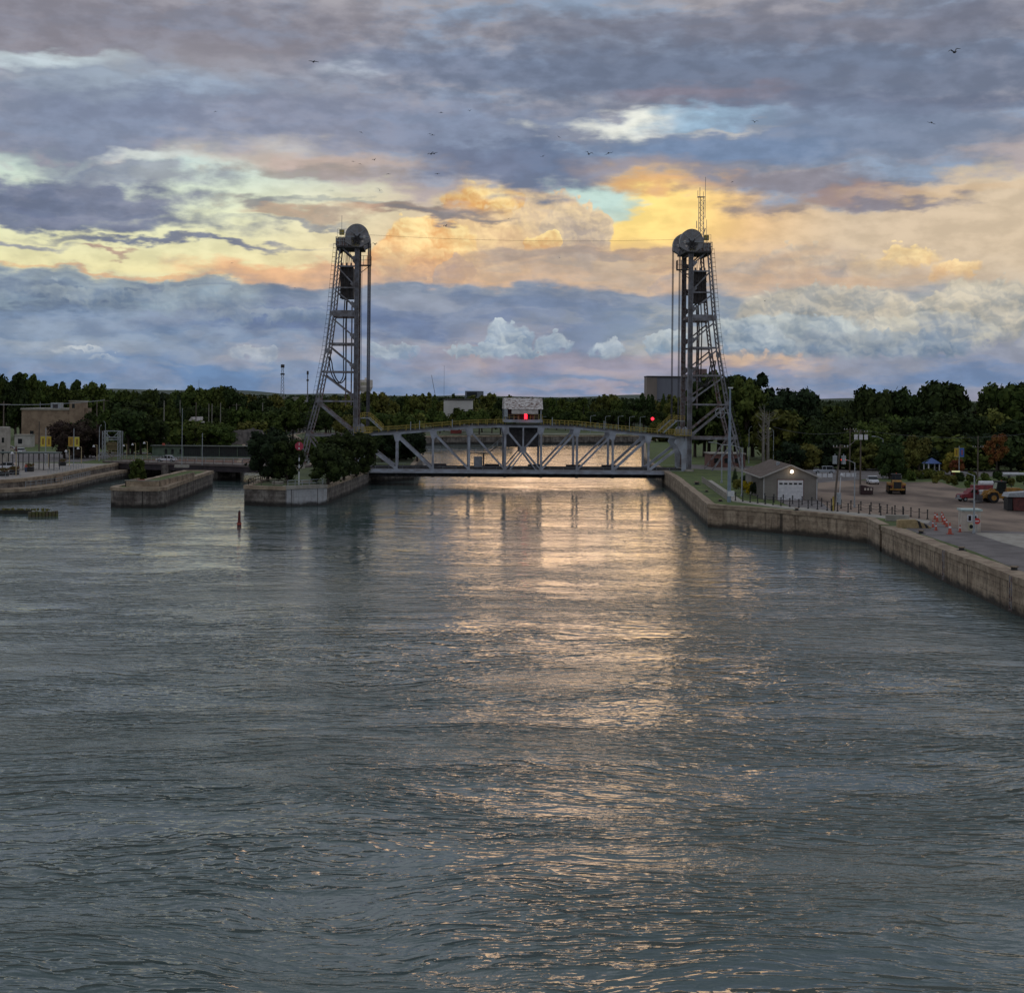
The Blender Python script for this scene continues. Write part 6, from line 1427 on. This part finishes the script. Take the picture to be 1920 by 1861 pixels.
# masts on the skyline
def mast(px, yt, yb, Y, label, w=1.6, lat=True, heads=False):
    a = at(px, yt, Y); o = thing('radio_mast' if lat else 'floodlight_mast', label, 'mast', (a.x, Y, ZL)); h = a.z - ZL; m_ = MB()
    if lat:
        n = int(h / 2.2)
        for dx in (-.5, .5): m_.cyl((dx * w, 0, 0), (dx * w * .4, 0, h * .93), .14, 5)
        for k in range(n): z = k * h * .93 / n; f = 1 - .6 * k / n; m_.beam((-.5 * w * f, 0, z), (.5 * w * f, 0, z + h / n), .12); m_.beam((.5 * w * f, 0, z), (-.5 * w * f, 0, z + h / n), .12)
        m_.cyl((0, 0, h * .93), (0, 0, h), .1, 5)
    else: m_.cyl((0, 0, 0), (0, 0, h), .42 if w > 1 else .16, 8, .25 if w > 1 else .1)
    m_.build('lattice' if lat else 'pole', steel_t, o)
    if heads:
        m_ = MB(); m_.box((0, 0, h * .82), (w * .9, .8, .9)).box((0, 0, h * .96), (w * .8, .8, 1.9)); m_.build('antenna_head', steel_d, o)
mast(530, 682, 742, 900, 'lattice radio mast on the skyline left of the left tower', 2.6, True, True)
mast(577, 695, 742, 850, 'stout pole mast with floodlights next to the lattice mast', 1.3, False, True)
mast(833, 685, 742, 1500, 'tall hair thin mast on the skyline over the white warehouse', .5, False)
mast(373, 712, 742, 1400, 'tiny thin mast on the domed clump of trees', .5, False)
mast(1524, 736, 762, 1300, 'small thin mast in the skyline dip on the right', 1.0, True, True)
a, b = at(822, 742, 1500), at(809, 703, 1500); o = thing('crane', 'thin slanting crane jib beside the hair thin mast', 'crane', (a.x, 1500, ZL)); MB().cyl((0, 0, 0), (b.x - a.x, 0, b.z - ZL), .35, 5, .2).cyl((b.x - a.x, 0, b.z - ZL), (a.x - a.x - 1, 0, 5), .1, 4).build('jib', steel_t, o)
wt = thing('water_tower', 'pale water tower with a wide flat bowl right behind the left tower', 'water tower', (at(685.5, 730, 1500).x, 1500, ZL)); zt = at(685, 712, 1500).z - ZL; wc = pm('tower_cream', 'e0d6cc', 'cfc4ba', .1, .8)
MB().cyl((0, 0, 0), (0, 0, zt * .62), 4.7, 24, 4.9).build('shaft', wc, wt); MB().cyl((0, 0, zt * .62), (0, 0, zt * .76), 4.9, 24, 6.9).cyl((0, 0, zt * .76), (0, 0, zt), 6.9, 24, 6.8).build('bowl', wc, wt); MB().b2(-1, 1, -1, 1, zt, zt + 2).build('roof_hatch', wc, wt)
MB().b2(-4.5, 3.5, -6.98, -6.93, zt * .82, zt * .92).build('faded_lettering', pm('faded_band', 'a39d80', 'b3ab97', .5), wt)
# far canal bank bits
for i, (px, yb, yt) in enumerate(((1107, 812, 780), (1135, 812, 781), (1159, 813, 781), (1180, 813, 782), (1200, 814, 782), (1015, 806, 782))):
    p = on(px, yb); h = hgt(p, yt); o = thing('street_lamp', 'distant street lamp in the row along the far canal road', 'street lamp', p, 0, 'street lamps along the far canal road'); MB().cyl((0, 0, 0), (0, 0, h), .14, 6, .1).build('pole', galv, o); MB().beam((0, 0, h), (1.6, 0, h + .3), .12).build('arm', galv, o); MB().box((1.8, 0, h + .3), (.9, .4, .2)).build('lamp_head', galv, o)
p = on(1223, 818); h = hgt(p, 785); o = thing('signal_light', 'glowing red signal on a post across the canal near the right tower', 'signal', p); MB().cyl((0, 0, 0), (0, 0, h), .15, 6).build('post', galv, o); MB().cyl((0, -.2, h), (0, -.6, h), .6, 14).build('lamp', MATS['lamp_red'], o); MB().cyl((0, -.1, h), (0, -.19, h), 1.0, 14).build('backplate', black, o)
p = on(855, 813); o = thing('red_container', 'long dull red container on the far canal bank seen through the truss', 'container', p); MB().b2(-2.3, 2.3, 0, 2.4, .1, 1.5).build('body', pm('dull_red', '8a3a32', '6f302b'), o); MB().b2(-2.3, 2.3, -.05, -.01, .6, .66).build('seam', black, o)
sheet('far_road', [(-36, 640), (60, 668), (150, 760), (150, 768), (58, 676), (-38, 648)], ZL + .012, conc_l)

# ------------------------------------------------------------------ gulls
gull = None
birds = [(1790, 98, 150, 1.25, 0), (1747, 230, 170, .9, 1), (1415, 229, 200, .9, 0), (1373, 341, 220, .6, 1), (1104, 289, 180, 1.0, 0), (1141, 287, 180, 1.0, 1), (1018, 293, 200, .7, 2), (1048, 257, 220, .5, 2), (827, 211, 220, .8, 1), (881, 208, 220, .6, 0), (806, 251, 210, .6, 2), (811, 253, 210, .6, 1), (808, 289, 190, .8, 0), (814, 288, 190, .9, 2), (588, 116, 150, .9, 2), (677, 248, 230, .5, 1), (662, 303, 230, .6, 2), (675, 307, 230, .5, 1), (702, 300, 220, .7, 0), (728, 326, 220, .7, 1), (820, 326, 220, .7, 2), (712, 357, 230, .7, 0), (404, 209, 240, .6, 1), (836, 424, 230, .8, 0), (954, 410, 240, .5, 2), (703, 458, 240, .9, 0), (435, 493, 250, .5, 1), (553, 540, 250, .4, 2), (1434, 564, 240, .4, 1), (1049, 483, 240, .4, 2)]
gm = pm('gull_grey', '6a6a70', '4c4c52', 4)
def gullmesh(k):
    up = (.28, -.12, .05)[k]; m_ = MB(); m_.ball((0, 0, 0), .11, 8, 6, (1, 2.6, 1)); m_.add([(-.04, -.28, 0), (.04, -.28, 0), (.1, -.48, .01), (-.1, -.48, .01), (0, -.3, .03)], [(0, 1, 2, 3), (0, 4, 1)])
    o = [m_]; 
    for s_ in (-1, 1):
        w = MB(); w.add([(s_ * .06, .14, .03), (s_ * .06, -.1, .03), (s_ * .34, -.06, up + .04), (s_ * .36, .2, up + .05), (s_ * .74, -.08, up * .6), (s_ * .72, .06, up * .62), (s_ * .06, .02, -.02), (s_ * .35, .06, up - .01)], [(0, 1, 2, 3), (3, 2, 4, 5), (1, 0, 6), (0, 3, 7, 6), (1, 6, 7, 2), (7, 3, 5), (2, 7, 4), (7, 5, 4)]); o.append(w)
    return o
protos = {}
for i, (px, py, Y, s_, k) in enumerate(birds):
    p = at(px, py, Y); lab = 'largest gull gliding alone high in the upper right sky' if i == 0 else ('gull flying alone below the largest one on the right' if i == 1 else ('gull high and alone in the upper left sky' if i == 14 else 'small gull wheeling in the scattered flock over the bridge'))
    if k not in protos:
        ms = gullmesh(k); g_ = thing('gull', lab, 'bird', p, RN.random() * 6, 'gulls over the canal'); b_ = ms[0].build('body', gm, g_); [w.build('wing', gm, g_) for w in ms[1:]]; protos[k] = (g_, family(g_)); g_.scale = (s_ * .8,) * 3; g_.rotation_euler = (RN.uniform(-.3, .3), RN.uniform(-.5, .5), RN.uniform(-.6, .6))
    else:
        g_ = dup(protos[k][0], p, label=lab, group='gulls over the canal', scale=s_ * .8, tree=protos[k][1]); g_.rotation_euler = (RN.uniform(-.3, .3), RN.uniform(-.5, .5), RN.uniform(-.6, .6))
